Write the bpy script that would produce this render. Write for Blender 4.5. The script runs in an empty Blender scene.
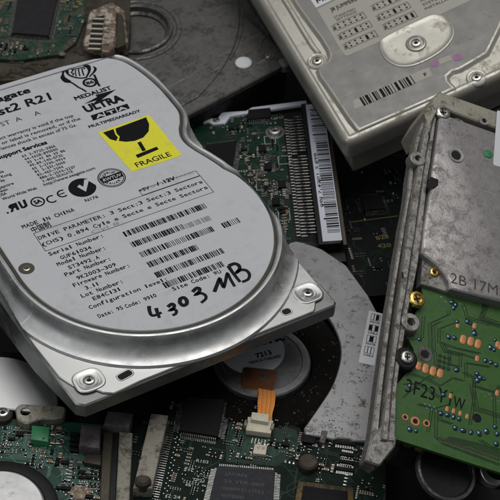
import bpy, bmesh, math, random
from mathutils import Vector, Matrix, Quaternion, geometry
random.seed(7)
S = 0.001                                   # everything below is written in millimetres
GROUND = -56.0
SHIFT = Vector((0, 0, -GROUND))             # the ground lies at z = 0
scene = bpy.context.scene
COL = scene.collection

# ------------------------------------------------------------------ camera
FPX, EL, RO, DIST = 1500.0, math.radians(44), math.radians(4), 530.0
CAM = Vector((0, -math.cos(EL), math.sin(EL))) * DIST
FW = -CAM.normalized()
_r = Vector((1, 0, 0)); _u = _r.cross(FW)
CR = math.cos(RO) * _r + math.sin(RO) * _u
CU = -math.sin(RO) * _r + math.cos(RO) * _u
UP = Vector((0, 0, 1))
def ray(x, y): return FW * FPX + CR * (x - 250) - CU * (y - 250)
def un(x, y, z=0, n=UP, o=None):            # a point seen in the photo, put on a plane of the pile
    d = ray(x, y); o = Vector((0, 0, z)) if o is None else o
    return CAM + d * ((o - CAM).dot(n) / d.dot(n))
cd = bpy.data.cameras.new('camera'); cam = bpy.data.objects.new('camera', cd); COL.objects.link(cam)
cd.sensor_width = 36; cd.lens = 36 * FPX / 500; cd.clip_start = 0.01; cd.clip_end = 50
cam.matrix_world = Matrix.Translation((CAM + SHIFT) * S) @ Matrix((CR, CU, -FW)).transposed().to_4x4()
cd.dof.use_dof = True; cd.dof.focus_distance = 0.515; cd.dof.aperture_fstop = 45
scene.camera = cam

class Frame:
    """local millimetre axes of one drive"""
    def __init__(s, O, X, Z=UP):
        s.O = O; s.Z = Z.normalized(); X = X - s.Z * X.dot(s.Z); s.X = X.normalized(); s.Y = s.Z.cross(s.X)
    def p(s, x, y, h=0):
        P = un(x, y, 0, s.Z, s.O + s.Z * h) - s.O
        return Vector((P.dot(s.X), P.dot(s.Y)))
    def ps(s, pts, h=0): return [s.p(x, y, h) for x, y in pts]
    def mw(s):
        m = Matrix((s.X, s.Y, s.Z)).transposed().to_4x4()
        return Matrix.Translation((s.O + SHIFT) * S) @ m
def hframe(p0, p1, z, n=UP):
    n = n.normalized(); o = un(*p0, z); return Frame(o, un(*p1, 0, n, o) - o, n)

# ------------------------------------------------------------------ materials
def nodes(name):
    m = bpy.data.materials.new(name); m.use_nodes = True
    nt = m.node_tree; b = nt.nodes['Principled BSDF']; return m, nt, b
def N(nt, t, **k):
    n = nt.nodes.new(t)
    for a, v in k.items():
        if a in n.inputs: n.inputs[a].default_value = v
        else: setattr(n, a, v)
    return n
def coord(nt): return N(nt, 'ShaderNodeTexCoord').outputs['Object']
def noise(nt, co, scale, detail=4, rough=0.6, dist=0):
    n = N(nt, 'ShaderNodeTexNoise'); n.inputs['Scale'].default_value = scale; n.inputs['Detail'].default_value = detail
    n.inputs['Roughness'].default_value = rough; n.inputs['Distortion'].default_value = dist
    nt.links.new(co, n.inputs['Vector']); return n.outputs['Fac']
def blend(nt, a, b_, f):
    m = N(nt, 'ShaderNodeMix'); m.inputs[0].default_value = f; nt.links.new(a, m.inputs[2]); nt.links.new(b_, m.inputs[3]); return m.outputs[0]
def scratches(nt, co, rot, lo=.66):
    mp = N(nt, 'ShaderNodeMapping'); mp.inputs['Rotation'].default_value = (0, 0, rot); mp.inputs['Scale'].default_value = (28, 1500, 28); nt.links.new(co, mp.inputs['Vector'])
    return ramp(nt, noise(nt, mp.outputs[0], 1, 3, .5, .6), lo, lo + .05)
def ramp(nt, f, a, b, ca=(0, 0, 0, 1), cb=(1, 1, 1, 1)):
    r = N(nt, 'ShaderNodeValToRGB'); e = r.color_ramp.elements
    e[0].position = a; e[1].position = b; e[0].color = ca; e[1].color = cb
    nt.links.new(f, r.inputs['Fac']); return r.outputs['Color']
def mix(nt, fac, a, b):
    m = N(nt, 'ShaderNodeMix'); m.data_type = 'RGBA'
    for sock, v in ((m.inputs[0], fac), (m.inputs[6], a), (m.inputs[7], b)):
        if hasattr(v, 'is_linked') or hasattr(v, 'links'): nt.links.new(v, sock)
        else: sock.default_value = v
    return m.outputs[2]
def c4(c): return (c[0], c[1], c[2], 1)
def surf(name, col, rough=0.5, metal=0.0, var=0.12, scale=150, stain=None, stain_amt=(0.62, 0.7), stain_scale=120,
         bump=0.0, bump_scale=900, grain=None, rvar=0.12, spec=0.5, coat=0, speck=None, speck_amt=.66, stain_rough=.85, scratch=None, scratch_lo=.66):
    """base colour with mottling, optional stains and specks of another colour, roughness variation and bump"""
    m, nt, b = nodes(name); co = coord(nt)
    base = mix(nt, noise(nt, co, scale), c4([c * (1 - var) for c in col]), c4([min(1, c * (1 + var)) for c in col]))
    rgh = N(nt, 'ShaderNodeMapRange'); nt.links.new(noise(nt, co, scale * 1.7, 5), rgh.inputs[0])
    rgh.inputs[1].default_value = .3; rgh.inputs[2].default_value = .7
    rgh.inputs[3].default_value = max(.04, rough - rvar); rgh.inputs[4].default_value = min(1, rough + rvar)
    rout = rgh.outputs[0]; mout = None
    if stain:
        f = ramp(nt, blend(nt, noise(nt, co, stain_scale, 8, .7, .3), noise(nt, co, stain_scale * 7, 5, .7), .33), stain_amt[0] - .03, stain_amt[1] - .07)
        base = mix(nt, f, base, c4(stain))
        mm = N(nt, 'ShaderNodeMix'); nt.links.new(f, mm.inputs[0]); nt.links.new(rout, mm.inputs[2]); mm.inputs[3].default_value = stain_rough
        rout = mm.outputs[0]
        if metal > 0:
            m2 = N(nt, 'ShaderNodeMix'); nt.links.new(f, m2.inputs[0]); m2.inputs[2].default_value = metal; m2.inputs[3].default_value = metal * .25
            mout = m2.outputs[0]
    if scratch:
        for q in (.5, -.7, 1.9): base = mix(nt, scratches(nt, co, q, scratch_lo), base, c4(scratch))
    if speck:
        f = ramp(nt, noise(nt, co, 1400, 3, .7), speck_amt, speck_amt + .03)
        base = mix(nt, f, base, c4(speck))
    nt.links.new(base, b.inputs['Base Color']); nt.links.new(rout, b.inputs['Roughness'])
    b.inputs['Metallic'].default_value = metal
    if mout is not None: nt.links.new(mout, b.inputs['Metallic'])
    b.inputs['Specular IOR Level'].default_value = spec
    b.inputs['Coat Weight'].default_value = coat
    hgt = None
    if grain:                                # woven machining marks
        w1 = N(nt, 'ShaderNodeTexWave'); w1.inputs['Scale'].default_value = grain; w1.bands_direction = 'DIAGONAL'; nt.links.new(co, w1.inputs['Vector'])
        mp = N(nt, 'ShaderNodeMapping'); mp.inputs['Rotation'].default_value = (0, 0, 1.75); nt.links.new(co, mp.inputs['Vector'])
        w2 = N(nt, 'ShaderNodeTexWave'); w2.inputs['Scale'].default_value = grain; w2.bands_direction = 'DIAGONAL'; nt.links.new(mp.outputs[0], w2.inputs['Vector'])
        ad = N(nt, 'ShaderNodeMath', operation='ADD'); nt.links.new(w1.outputs['Fac'], ad.inputs[0]); nt.links.new(w2.outputs['Fac'], ad.inputs[1]); hgt = ad.outputs[0]
    elif bump: hgt = noise(nt, co, bump_scale, 5, .65)
    if hgt is not None:
        bp = N(nt, 'ShaderNodeBump'); bp.inputs['Strength'].default_value = bump or .15; bp.inputs['Distance'].default_value = .0003
        nt.links.new(hgt, bp.inputs['Height']); nt.links.new(bp.outputs[0], b.inputs['Normal'])
    return m
M = {}
M['cover_alu'] = surf('stamped aluminium', (.6, .6, .595), .52, 1, .06, 90, stain=(.42, .41, .39), stain_amt=(.6, .8), bump=.06, bump_scale=700, speck=(.22, .21, .19), speck_amt=.72, scratch=(.76, .76, .76), scratch_lo=.69)
M['deck_alu'] = surf('woven aluminium deck', (.6, .6, .59), .36, 1, .05, 60, grain=1300, bump=.1, speck=(.25, .24, .22), speck_amt=.74)
M['rail_alu'] = surf('machined aluminium rail', (.3, .3, .295), .45, 1, .1, 120, stain=(.16, .15, .13), stain_amt=(.6, .75), bump=.08)
M['hub_alu'] = surf('bright aluminium', (.78, .78, .78), .4, 1, .03, 60, rvar=.03, bump=.02, speck=(.4, .38, .36), speck_amt=.73, scratch=(.9, .9, .9), scratch_lo=.7)
M['gasket'] = surf('olive gasket', (.06, .055, .035), .7, 0, .3, 300, bump=.2)
M['label_white'] = surf('white label foil', (.5, .508, .53), .45, 0, .03, 40, stain=(.41, .41, .42), stain_amt=(.53, .75), stain_scale=45, speck=(.22, .2, .18), speck_amt=.715, spec=.4, stain_rough=.65, scratch=(.56, .57, .59), scratch_lo=.7, bump=.02, bump_scale=300)
M['ink'] = surf('black ink', (.006, .006, .007), .6, 0, .2, 300, spec=.12)
M['faded_ink'] = surf('faded grey ink', (.22, .22, .23), .6, 0, .25, 900)
M['dark_print'] = surf('grey chip lettering', (.06, .06, .065), .6, 0, .5, 900)
M['hub_grey'] = surf('dull hub metal', (.2, .2, .205), .42, .75, .1, 120, stain=(.1, .1, .1), stain_amt=(.55, .75), speck=(.35, .35, .34), speck_amt=.7)
M['solder_mask_dirty'] = surf('dirty green solder mask', (.01, .04, .026), .5, 0, .3, 200, spec=.25, stain=(.085, .07, .045), stain_amt=(.5, .66), stain_scale=110, speck=(.14, .12, .08), speck_amt=.67)
M['solder_mask_pale'] = surf('pale green solder mask', (.012, .055, .037), .42, 0, .25, 200, spec=.3, stain=(.03, .04, .03), stain_amt=(.54, .7))
M['trace_pale'] = surf('pale trace', (.05, .13, .095), .4, 0, .2, 300)
M['marker'] = surf('marker ink', (.005, .005, .006), .5, 0, .2, 300, spec=.15)
M['yellow'] = surf('yellow sticker', (.74, .70, .025), .5, 0, .05, 60, stain=(.55, .53, .06), stain_amt=(.56, .75), stain_scale=60, speck=(.3, .28, .05), speck_amt=.7, scratch=(.82, .82, .3), scratch_lo=.69, bump=.05, bump_scale=350)
M['steel'] = surf('screw steel', (.5, .49, .46), .33, 1, .2, 900, bump=.1, stain=(.13, .11, .08), stain_amt=(.6, .75), stain_scale=700)
M['brass'] = surf('brass screw', (.6, .43, .12), .3, 1, .2, 700)
M['void'] = surf('dark hole', (.006, .006, .006), .9, 0, .1, 100)
M['black_plastic'] = surf('black plastic', (.009, .009, .010), .5, 0, .3, 400, bump=.1, spec=.25, speck=(.06, .055, .05), speck_amt=.72)
M['ground'] = surf('dark dirty ground', (.012, .011, .010), .9, 0, .5, 120, bump=.5, speck=(.05, .045, .04))
M['beige'] = surf('worn silver beige paint', (.43, .415, .37), .38, .55, .06, 45, stain=(.25, .205, .14), stain_amt=(.54, .74), stain_scale=90, bump=.06, bump_scale=600, speck=(.15, .11, .07), speck_amt=.7, scratch=(.52, .5, .46), scratch_lo=.69)
M['foil_grey'] = surf('grey foil label', (.2, .195, .185), .46, .35, .05, 90, stain=(.15, .14, .12), stain_amt=(.6, .8), bump=.03, bump_scale=900, speck=(.1, .09, .07), speck_amt=.71, scratch=(.26, .26, .25), scratch_lo=.7)
M['label_cream'] = surf('cream paper label', (.36, .345, .3), .6, 0, .05, 80, stain=(.27, .25, .2), stain_amt=(.6, .8), speck=(.18, .16, .12), speck_amt=.73)
M['white_paper'] = surf('white paper', (.6, .61, .63), .6, 0, .05, 100, stain=(.4, .39, .36), stain_amt=(.62, .75))
M['purple'] = surf('purple sticker', (.3, .13, .27), .5, 0, .25, 500)
M['cast'] = surf('cast aluminium', (.36, .343, .338), .45, .75, .2, 260, stain=(.15, .135, .135), stain_amt=(.5, .7), stain_scale=200, bump=.3, bump_scale=1300, speck=(.55, .52, .52), speck_amt=.67, scratch=(.45, .43, .43), scratch_lo=.69)
M['cast_rim'] = surf('cast aluminium rim', (.33, .32, .305), .43, .8, .2, 250, stain=(.095, .078, .06), stain_amt=(.5, .66), stain_scale=300, bump=.4, bump_scale=1000, speck=(.55, .53, .5), speck_amt=.69, scratch=(.45, .43, .41), scratch_lo=.71)
M['cast_beige'] = surf('yellowed casting edge', (.35, .33, .275), .45, .6, .15, 160, stain=(.12, .1, .065), stain_amt=(.54, .68), stain_scale=220, bump=.3, bump_scale=900, scratch=(.5, .48, .43), scratch_lo=.68)
M['cast_dark'] = surf('tarnished casting', (.15, .145, .135), .4, .75, .2, 160, stain=(.05, .05, .05), stain_amt=(.49, .64), stain_scale=110, bump=.22, bump_scale=900, speck=(.33, .31, .28), speck_amt=.67, scratch=(.25, .24, .23), scratch_lo=.68)
M['plate_grey'] = surf('grey zinc plate', (.31, .31, .32), .45, .65, .08, 90, stain=(.13, .1, .07), stain_amt=(.56, .68), stain_scale=210, bump=.1, bump_scale=900, speck=(.12, .08, .05), speck_amt=.68, scratch=(.44, .44, .44), scratch_lo=.7)
M['rubble'] = surf('crusted dirt', (.006, .0055, .005), .9, 0, .6, 500, bump=1.0, bump_scale=900, speck=(.045, .04, .035), speck_amt=.7, spec=.06)
M['solder_mask'] = surf('green solder mask', (.006, .024, .015), .42, 0, .25, 200, spec=.25, stain=(.012, .02, .016), stain_amt=(.58, .75))
M['trace'] = surf('covered copper trace', (.016, .06, .037), .4, 0, .15, 200, spec=.25)
M['solder_mask_dark'] = surf('dark green solder mask', (.004, .012, .008), .5, 0, .3, 200, spec=.1, stain=(.012, .012, .01), stain_amt=(.55, .75))
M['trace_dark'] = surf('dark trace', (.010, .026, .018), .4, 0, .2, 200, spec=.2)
M['solder_mask_bright'] = surf('bright green solder mask', (.044, .118, .024), .34, 0, .16, 240, spec=.5, stain=(.026, .075, .016), stain_amt=(.54, .74), stain_scale=150, bump=.04, bump_scale=1500, speck=(.07, .13, .05), speck_amt=.72)
M['trace_bright'] = surf('track edge', (.007, .026, .007), .38, 0, .3, 400)
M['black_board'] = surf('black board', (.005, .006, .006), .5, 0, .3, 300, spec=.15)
M['copper_pad'] = surf('bare copper pad', (.6, .25, .11), .45, .35, .25, 600)
M['copper'] = surf('copper flex', (1, .36, .09), .25, .3, .12, 600)
M['flex'] = surf('amber film', (.14, .055, .025), .25, .1, .25, 300, spec=.6)
M['tin'] = surf('tinned pad', (.42, .42, .4), .32, 1, .3, 900, stain=(.1, .09, .07), stain_amt=(.56, .7), stain_scale=700)
M['solder'] = surf('solder', (.09, .15, .22), .2, .9, .5, 900)  # blue of a reflected sky is put into the solder colour
M['chip'] = surf('chip resin', (.009, .009, .0105), .6, 0, .35, 400, bump=.12, bump_scale=3000, spec=.13, speck=(.05, .05, .05), speck_amt=.72)
M['chip_blue'] = surf('blue grey chip resin', (.026, .027, .033), .6, 0, .2, 400, bump=.1, bump_scale=3000, spec=.2)
M['chip_dusty'] = surf('dusty chip resin', (.018, .016, .018), .5, 0, .4, 260, bump=.1, bump_scale=2500, spec=.25)
M['ceramic'] = surf('tan ceramic', (.22, .16, .1), .5, 0, .3, 900)
M['cream'] = surf('cream plastic', (.55, .5, .39), .5, 0, .08, 250, speck=(.2, .17, .1))
M['old_cream'] = surf('aged connector plastic', (.24, .225, .18), .55, 0, .2, 300, stain=(.05, .04, .028), stain_amt=(.5, .66), speck=(.06, .05, .04), speck_amt=.68)
M['rusty'] = surf('rusty metal shell', (.16, .11, .07), .5, .4, .35, 280, stain=(.42, .38, .34), stain_amt=(.52, .62), stain_scale=260, bump=.3)
M['brown_dirt'] = surf('brown crusted metal', (.06, .047, .033), .7, .3, .5, 260, stain=(.025, .02, .014), stain_amt=(.5, .65), bump=.5)
M['green_block'] = surf('green plastic block', (.03, .2, .08), .4, 0, .1, 200)
M['grey_box'] = surf('grey crystal can', (.15, .135, .135), .45, .3, .4, 350, stain=(.06, .05, .05), stain_amt=(.5, .65), bump=.3)
M['gold'] = surf('tarnished gold edge', (.15, .1, .035), .5, .6, .4, 400, stain=(.03, .025, .015), stain_amt=(.5, .65))
M['barcode_blue'] = surf('bluish white label', (.56, .58, .66), .5, 0, .04, 150)
M['brown_edge'] = surf('brown metal edge', (.06, .05, .036), .5, .5, .3, 250)
M['silk'] = surf('white silkscreen', (.45, .47, .45), .6, 0, .1, 300)
M['silk_yellow'] = surf('yellowish silkscreen', (.13, .12, .04), .6, 0, .1, 300)

# ------------------------------------------------------------------ mesh helpers (mm)
class Mesh:
    def __init__(s): s.bm = bmesh.new(); s.mi = 0
    def face(s, vs):
        try:
            f = s.bm.faces.new(vs); f.material_index = s.mi; return f
        except ValueError: return None
    def v(s, x, y, z): return s.bm.verts.new((x * S, y * S, z * S))
    def poly(s, pts, z, holes=(), flip=False):
        """flat polygon, holes allowed"""
        loops = [[Vector((p[0], p[1], 0)) for p in l] for l in (pts, *holes)]
        vs = [s.v(p.x, p.y, z) for l in loops for p in l]
        for t in geometry.tessellate_polygon(loops):
            a, b, c = (vs[i] for i in t)
            ar = (b.co.xy - a.co.xy).cross(c.co.xy - a.co.xy)
            if abs(ar) < 1e-16: continue
            if (ar < 0) != flip: b, c = c, b
            s.face((a, b, c))
    def sweep(s, outline, profile, top=True, bottom=True, clampx=None, clampy=None):
        """loops of a closed CCW outline offset outward by profile (offset, z), from first to last"""
        out = ccw(outline); loops = []
        for o, z in profile:
            l = offset(out, o)
            if clampx: l = [Vector((min(max(p.x, clampx[0]), clampx[1]), p.y)) for p in l]
            if clampy: l = [Vector((p.x, min(max(p.y, clampy[0]), clampy[1]))) for p in l]
            loops.append([s.v(p.x, p.y, z) for p in l])
        n = len(out)
        for a, b in zip(loops, loops[1:]):
            for i in range(n):
                j = (i + 1) % n; s.face((a[i], a[j], b[j], b[i]))
        def cap(l, up):
            t = geometry.tessellate_polygon([[v.co.copy() for v in l]])
            for tri in t:
                a, b, c = (l[i] for i in tri)
                ar = (b.co.xy - a.co.xy).cross(c.co.xy - a.co.xy)
                if (ar < 0) == up: b, c = c, b
                s.face((a, b, c))
        if bottom: cap(loops[0], False)
        if top: cap(loops[-1], True)
    def prism(s, outline, z0, z1, bev=.0, dims=None):
        if bev: s.sweep(outline, [(0, z0), (0, z1 - bev), (-bev * .3, z1 - bev * .3), (-bev, z1)])
        else: s.sweep(outline, [(0, z0), (0, z1)])
    def box(s, cx, cy, z0, lx, ly, lz, a=0, bev=0.0): s.prism(rect(cx, cy, lx, ly, a), z0, z0 + lz, bev)
    def lathe(s, cx, cy, prof, n=32, cap0=False, cap1=True):
        loops = [[s.v(cx + r * math.cos(2 * math.pi * i / n), cy + r * math.sin(2 * math.pi * i / n), z) for i in range(n)] for r, z in prof]
        for a, b in zip(loops, loops[1:]):
            for i in range(n):
                j = (i + 1) % n; s.face((a[i], a[j], b[j], b[i]))
        if cap0: s.face(loops[0][::-1])
        if cap1: s.face(loops[-1])
    def dome(s, cx, cy, z, r, h, n=14, k=4):
        s.lathe(cx, cy, [(r * math.cos(i * math.pi / 2 / (k + .5)), z + h * math.sin(i * math.pi / 2 / (k + .5))) for i in range(k + 1)], n)
    def strip(s, pts, w, z, closed=False, w1=None):
        """flat mitred ribbon along pts"""
        pts = [Vector(p) for p in pts]; n = len(pts); L = []; R = []
        for i, p in enumerate(pts):
            a = pts[i - 1] if (i or closed) else None; b = pts[(i + 1) % n] if (i < n - 1 or closed) else None
            d0 = (p - a).normalized() if a is not None else None; d1 = (b - p).normalized() if b is not None else None
            if d0 is None: d0 = d1
            if d1 is None: d1 = d0
            t = d0 + d1
            t = t.normalized() if t.length > 1e-6 else d0
            nn = Vector((-t.y, t.x)); k = max(.5, abs(nn.dot(Vector((-d1.y, d1.x)))))
            ww = w if w1 is None else w + (w1 - w) * i / (n - 1)
            L.append(s.v(p.x + nn.x * ww / 2 / k, p.y + nn.y * ww / 2 / k, z)); R.append(s.v(p.x - nn.x * ww / 2 / k, p.y - nn.y * ww / 2 / k, z))
        for i in range(n if closed else n - 1):
            j = (i + 1) % n; s.face((R[i], R[j], L[j], L[i]))
    def ring(s, cx, cy, r0, r1, z, n=40):
        a = [s.v(cx + r0 * math.cos(2 * math.pi * i / n), cy + r0 * math.sin(2 * math.pi * i / n), z) for i in range(n)]
        b = [s.v(cx + r1 * math.cos(2 * math.pi * i / n), cy + r1 * math.sin(2 * math.pi * i / n), z) for i in range(n)]
        for i in range(n):
            j = (i + 1) % n; s.face((a[i], b[i], b[j], a[j]))
    def text(s, t, a, b, z, cap, bold=0, slant=0, snap=True):
        """text t from baseline start a to baseline end b (local mm), capital height cap; bold = overprinted strokes"""
        vs, fs, x0, x1 = glyphs(t, 0)
        d = b - a; ang = math.atan2(d.y, d.x)
        if snap and abs(ang) < .09: ang = 0
        sx = d.length / max(1e-6, x1 - x0); sy = cap / .73; c, sn = math.cos(ang), math.sin(ang)
        w_ = max(0, bold) * .8 * sy
        for k, (ox, oy) in enumerate(((0, 0),) if w_ == 0 else ((-w_, -w_), (w_, -w_ * .98), (-w_ * .97, w_), (w_ * .96, w_ * .97), (0, 0))):
            nv = []
            for x, y in vs:
                X = (x - x0) * sx + slant * y * sy + ox; Y = y * sy + oy
                nv.append(s.v(a.x + c * X - sn * Y, a.y + sn * X + c * Y, z + .0015 * k))
            for f in fs: s.face([nv[i] for i in f])
    def mono(s, t, a, b, z, cap, bold=0):
        """dot matrix style lettering: every character on the same pitch"""
        p = (b.x - a.x) / max(1, len(t))
        for i, ch in enumerate(t):
            if ch == ' ': continue
            vs, fs, x0, x1 = glyphs(ch, 0); wd = (x1 - x0); sy = cap / .73; w_ = min(p * .8, max(p * .3, wd * sy * 1.05)) if ch in "1iIl.:,'|" else p * .8
            X0 = a.x + p * (i + .5) - w_ / 2; y = a.y + random.uniform(-.03, .03)
            s.text(ch, Vector((X0, y)), Vector((X0 + w_, y)), z, cap, bold)
_gc = {}
def glyphs(t, bold):
    k = (t, bold)
    if k in _gc: return _gc[k]
    cu = bpy.data.curves.new('lettering', 'FONT'); cu.body = t; cu.resolution_u = 2; cu.offset = bold; cu.fill_mode = 'FRONT'
    o = bpy.data.objects.new('lettering', cu); me = o.to_mesh()
    vs = [(v.co.x, v.co.y) for v in me.vertices]; fs = []
    for p in me.polygons: fs.append(tuple(p.vertices) if p.normal.z > 0 else tuple(reversed(p.vertices)))
    xs = [v[0] for v in vs] or [0, 1]
    r = (vs, fs, min(xs), max(xs)); o.to_mesh_clear(); bpy.data.objects.remove(o); bpy.data.curves.remove(cu)
    _gc[k] = r; return r
def ccw(pts):
    pts = [Vector((p[0], p[1])) for p in pts]
    a = sum(pts[i - 1].cross(pts[i]) for i in range(len(pts)))
    return pts if a > 0 else pts[::-1]
def offset(pts, d):
    n = len(pts); r = []
    for i in range(n):
        a, p, b = pts[i - 1], pts[i], pts[(i + 1) % n]
        e0 = (p - a).normalized(); e1 = (b - p).normalized()
        n0 = Vector((e0.y, -e0.x)); n1 = Vector((e1.y, -e1.x)); m = n0 + n1
        m = m.normalized() if m.length > 1e-6 else n0
        r.append(p + m * (d / max(.45, m.dot(n1))))
    return r
def rect(cx, cy, lx, ly, a=0):
    c, s_ = math.cos(a), math.sin(a)
    return [Vector((cx + c * x - s_ * y, cy + s_ * x + c * y)) for x, y in ((-lx / 2, -ly / 2), (lx / 2, -ly / 2), (lx / 2, ly / 2), (-lx / 2, ly / 2))]
def arc(cx, cy, r, a0, a1, n): return [Vector((cx + r * math.cos(math.radians(a0 + (a1 - a0) * i / n)), cy + r * math.sin(math.radians(a0 + (a1 - a0) * i / n)))) for i in range(n + 1)]
def smooth(pts, k=4, closed=False):
    pts = [Vector((p[0], p[1])) for p in pts]; n = len(pts); out = []
    for i in range(n if closed else n - 1):
        g = lambda j: pts[j % n] if closed else pts[min(max(j, 0), n - 1)]
        p0, p1, p2, p3 = g(i - 1), g(i), g(i + 1), g(i + 2)
        for q in range(k):
            t = q / k
            out.append(.5 * (2 * p1 + (p2 - p0) * t + (2 * p0 - 5 * p1 + 4 * p2 - p3) * t * t + (3 * p1 - p0 - 3 * p2 + p3) * t ** 3))
    if not closed: out.append(pts[-1])
    return out
def round_poly(pts, r, k=4):
    """corners of a polygon rounded by radius r (number or list)"""
    pts = ccw(pts); out = []; n = len(pts)
    for i in range(n):
        a, p, b = pts[i - 1], pts[i], pts[(i + 1) % n]
        rr = r[i] if isinstance(r, (list, tuple)) else r
        d0 = min(rr, (a - p).length * .45); d1 = min(rr, (b - p).length * .45)
        q0 = p + (a - p).normalized() * d0; q1 = p + (b - p).normalized() * d1
        for j in range(k + 1):
            t = j / k; out.append(q0 * (1 - t) ** 2 + p * 2 * t * (1 - t) + q1 * t * t)
    return out
def inside(p, poly):
    r = False; n = len(poly)
    for i in range(n):
        a, b = poly[i - 1], poly[i]
        if (a[1] > p[1]) != (b[1] > p[1]) and p[0] < (b[0] - a[0]) * (p[1] - a[1]) / (b[1] - a[1]) + a[0]: r = not r
    return r

# ------------------------------------------------------------------ objects
def build(name, mesh, mats, parent=None, smoothed=True):
    me = bpy.data.meshes.new(name); mesh.bm.normal_update(); mesh.bm.to_mesh(me); mesh.bm.free()
    for m in (mats if isinstance(mats, (list, tuple)) else [mats]): me.materials.append(M[m])
    if smoothed:
        me.polygons.foreach_set('use_smooth', [True] * len(me.polygons)); me.set_sharp_from_angle(angle=math.radians(32))
    o = bpy.data.objects.new(name, me); COL.objects.link(o)
    if parent is not None: o.parent = parent
    return o
def thing(name, label, cat, F, group=None):
    o = bpy.data.objects.new(name, None); COL.objects.link(o); o.empty_display_size = .01
    o.matrix_world = F.mw(); o['label'] = label; o['category'] = cat
    if group: o['group'] = group
    return o
def clone(proto_tree, parent, loc, rz=0, sc=(1, 1, 1)):
    src, kids = proto_tree
    o = src.copy(); COL.objects.link(o); o.parent = parent
    o.location = Vector(loc) * S; o.rotation_euler = (0, 0, rz); o.scale = sc
    for k in kids:
        c = k.copy(); COL.objects.link(c); c.parent = o
    return o
PROTO = {}
def proto_mesh(key, fn, mats, sub=None):
    """one mesh per kind of small component, shared by every copy"""
    if key in PROTO: return PROTO[key]
    m = Mesh(); fn(m); me = bpy.data.meshes.new(key); m.bm.normal_update(); m.bm.to_mesh(me); m.bm.free()
    for x in mats: me.materials.append(M[x])
    me.polygons.foreach_set('use_smooth', [True] * len(me.polygons)); me.set_sharp_from_angle(angle=math.radians(32))
    PROTO[key] = me; return me
def put(name, me, parent, x, y, z, rz=0, sc=1):
    o = bpy.data.objects.new(name, me); COL.objects.link(o); o.parent = parent
    o.location = Vector((x, y, z)) * S; o.rotation_euler = (0, 0, rz); o.scale = (sc, sc, sc) if not isinstance(sc, tuple) else sc
    return o
def star(m, r0, r1, z, n=6, cx=0, cy=0):
    m.poly([Vector((cx + (r0 if i % 2 else r1) * math.cos(math.pi * i / n), cy + (r0 if i % 2 else r1) * math.sin(math.pi * i / n))) for i in range(2 * n)], z)
def screw(parent, x, y, z, r=2.3, mat='steel', slot='torx', rz=0):
    def head(m): m.lathe(0, 0, [(2.3, -.3), (2.3, .45), (2.0, .85), (1.35, 1.0), (1.28, .45)], 28)
    h = put('screw', proto_mesh('screw_head_' + mat, head, [mat]), parent, x, y, z, rz, r / 2.3)
    def rec(m):
        if slot == 'torx': star(m, .75, 1.2, .5)
        else:
            for a in (0, math.pi / 2): m.prism(rect(0, 0, 2.2, .5, a), .4, .5 + a * .02)
    put('recess', proto_mesh('screw_recess_' + slot, rec, ['void']), h, 0, 0, 0)
    return h
def resistor(m):
    m.mi = 0; m.box(0, 0, 0, 1.1, .85, .5, 0, .08); m.mi = 1
    for s in (-1, 1): m.box(s * .76, 0, 0, .42, .87, .53, 0, .08)
def capacitor(m):
    m.mi = 0; m.box(0, 0, 0, 1.2, 1.15, .9, 0, .12); m.mi = 1
    for s in (-1, 1): m.box(s * .82, 0, 0, .44, 1.18, .93, 0, .12)
def transistor(m):
    m.mi = 0; m.prism(rect(0, 0, 2.6, 1.3), .2, 1.1, .15); m.mi = 1
    for x, y in ((-.8, -1), (.8, -1), (0, 1)): m.box(x, y, 0, .4, .75, .25)
def tinned(m):
    m.mi = 0; m.dome(0, 0, 0, .5, .3, 10, 3)
def smd(kind):
    return {'resistor': lambda: proto_mesh('resistor', resistor, ['chip', 'tin']),
            'capacitor': lambda: proto_mesh('capacitor', capacitor, ['ceramic', 'tin']),
            'transistor': lambda: proto_mesh('transistor', transistor, ['chip', 'tin']),
            'solder_joint': lambda: proto_mesh('tinned_joint', tinned, ['tin'])}[kind]()
def scatter(parent, poly, z, n, keep=(), kinds=('resistor', 'capacitor', 'transistor', 'solder_joint'), wts=(5, 4, 1, 4), a0=0, seed=1, gap=2.1, sc=1.0):
    rnd = random.Random(seed); xs = [p[0] for p in poly]; ys = [p[1] for p in poly]; placed = []; tries = 0
    while len(placed) < n and tries < n * 60:
        tries += 1
        p = Vector((rnd.uniform(min(xs), max(xs)), rnd.uniform(min(ys), max(ys))))
        if rnd.random() < .6 and placed:                                # components line up in rows
            q = rnd.choice(placed); d = rnd.choice(((gap, 0), (-gap, 0), (0, gap * .8), (0, -gap * .8)))
            p = q + Vector((d[0] * math.cos(a0) - d[1] * math.sin(a0), d[0] * math.sin(a0) + d[1] * math.cos(a0)))
        if not inside(p, poly) or any(inside(p, k) for k in keep) or any((p - q).length < gap * .78 for q in placed): continue
        placed.append(p); k = rnd.choices(kinds, wts)[0]
        put(k, smd(k), parent, p.x, p.y, z, a0 + rnd.choice((0, math.pi / 2)), sc * rnd.uniform(.75, 1.1))
    return placed
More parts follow.
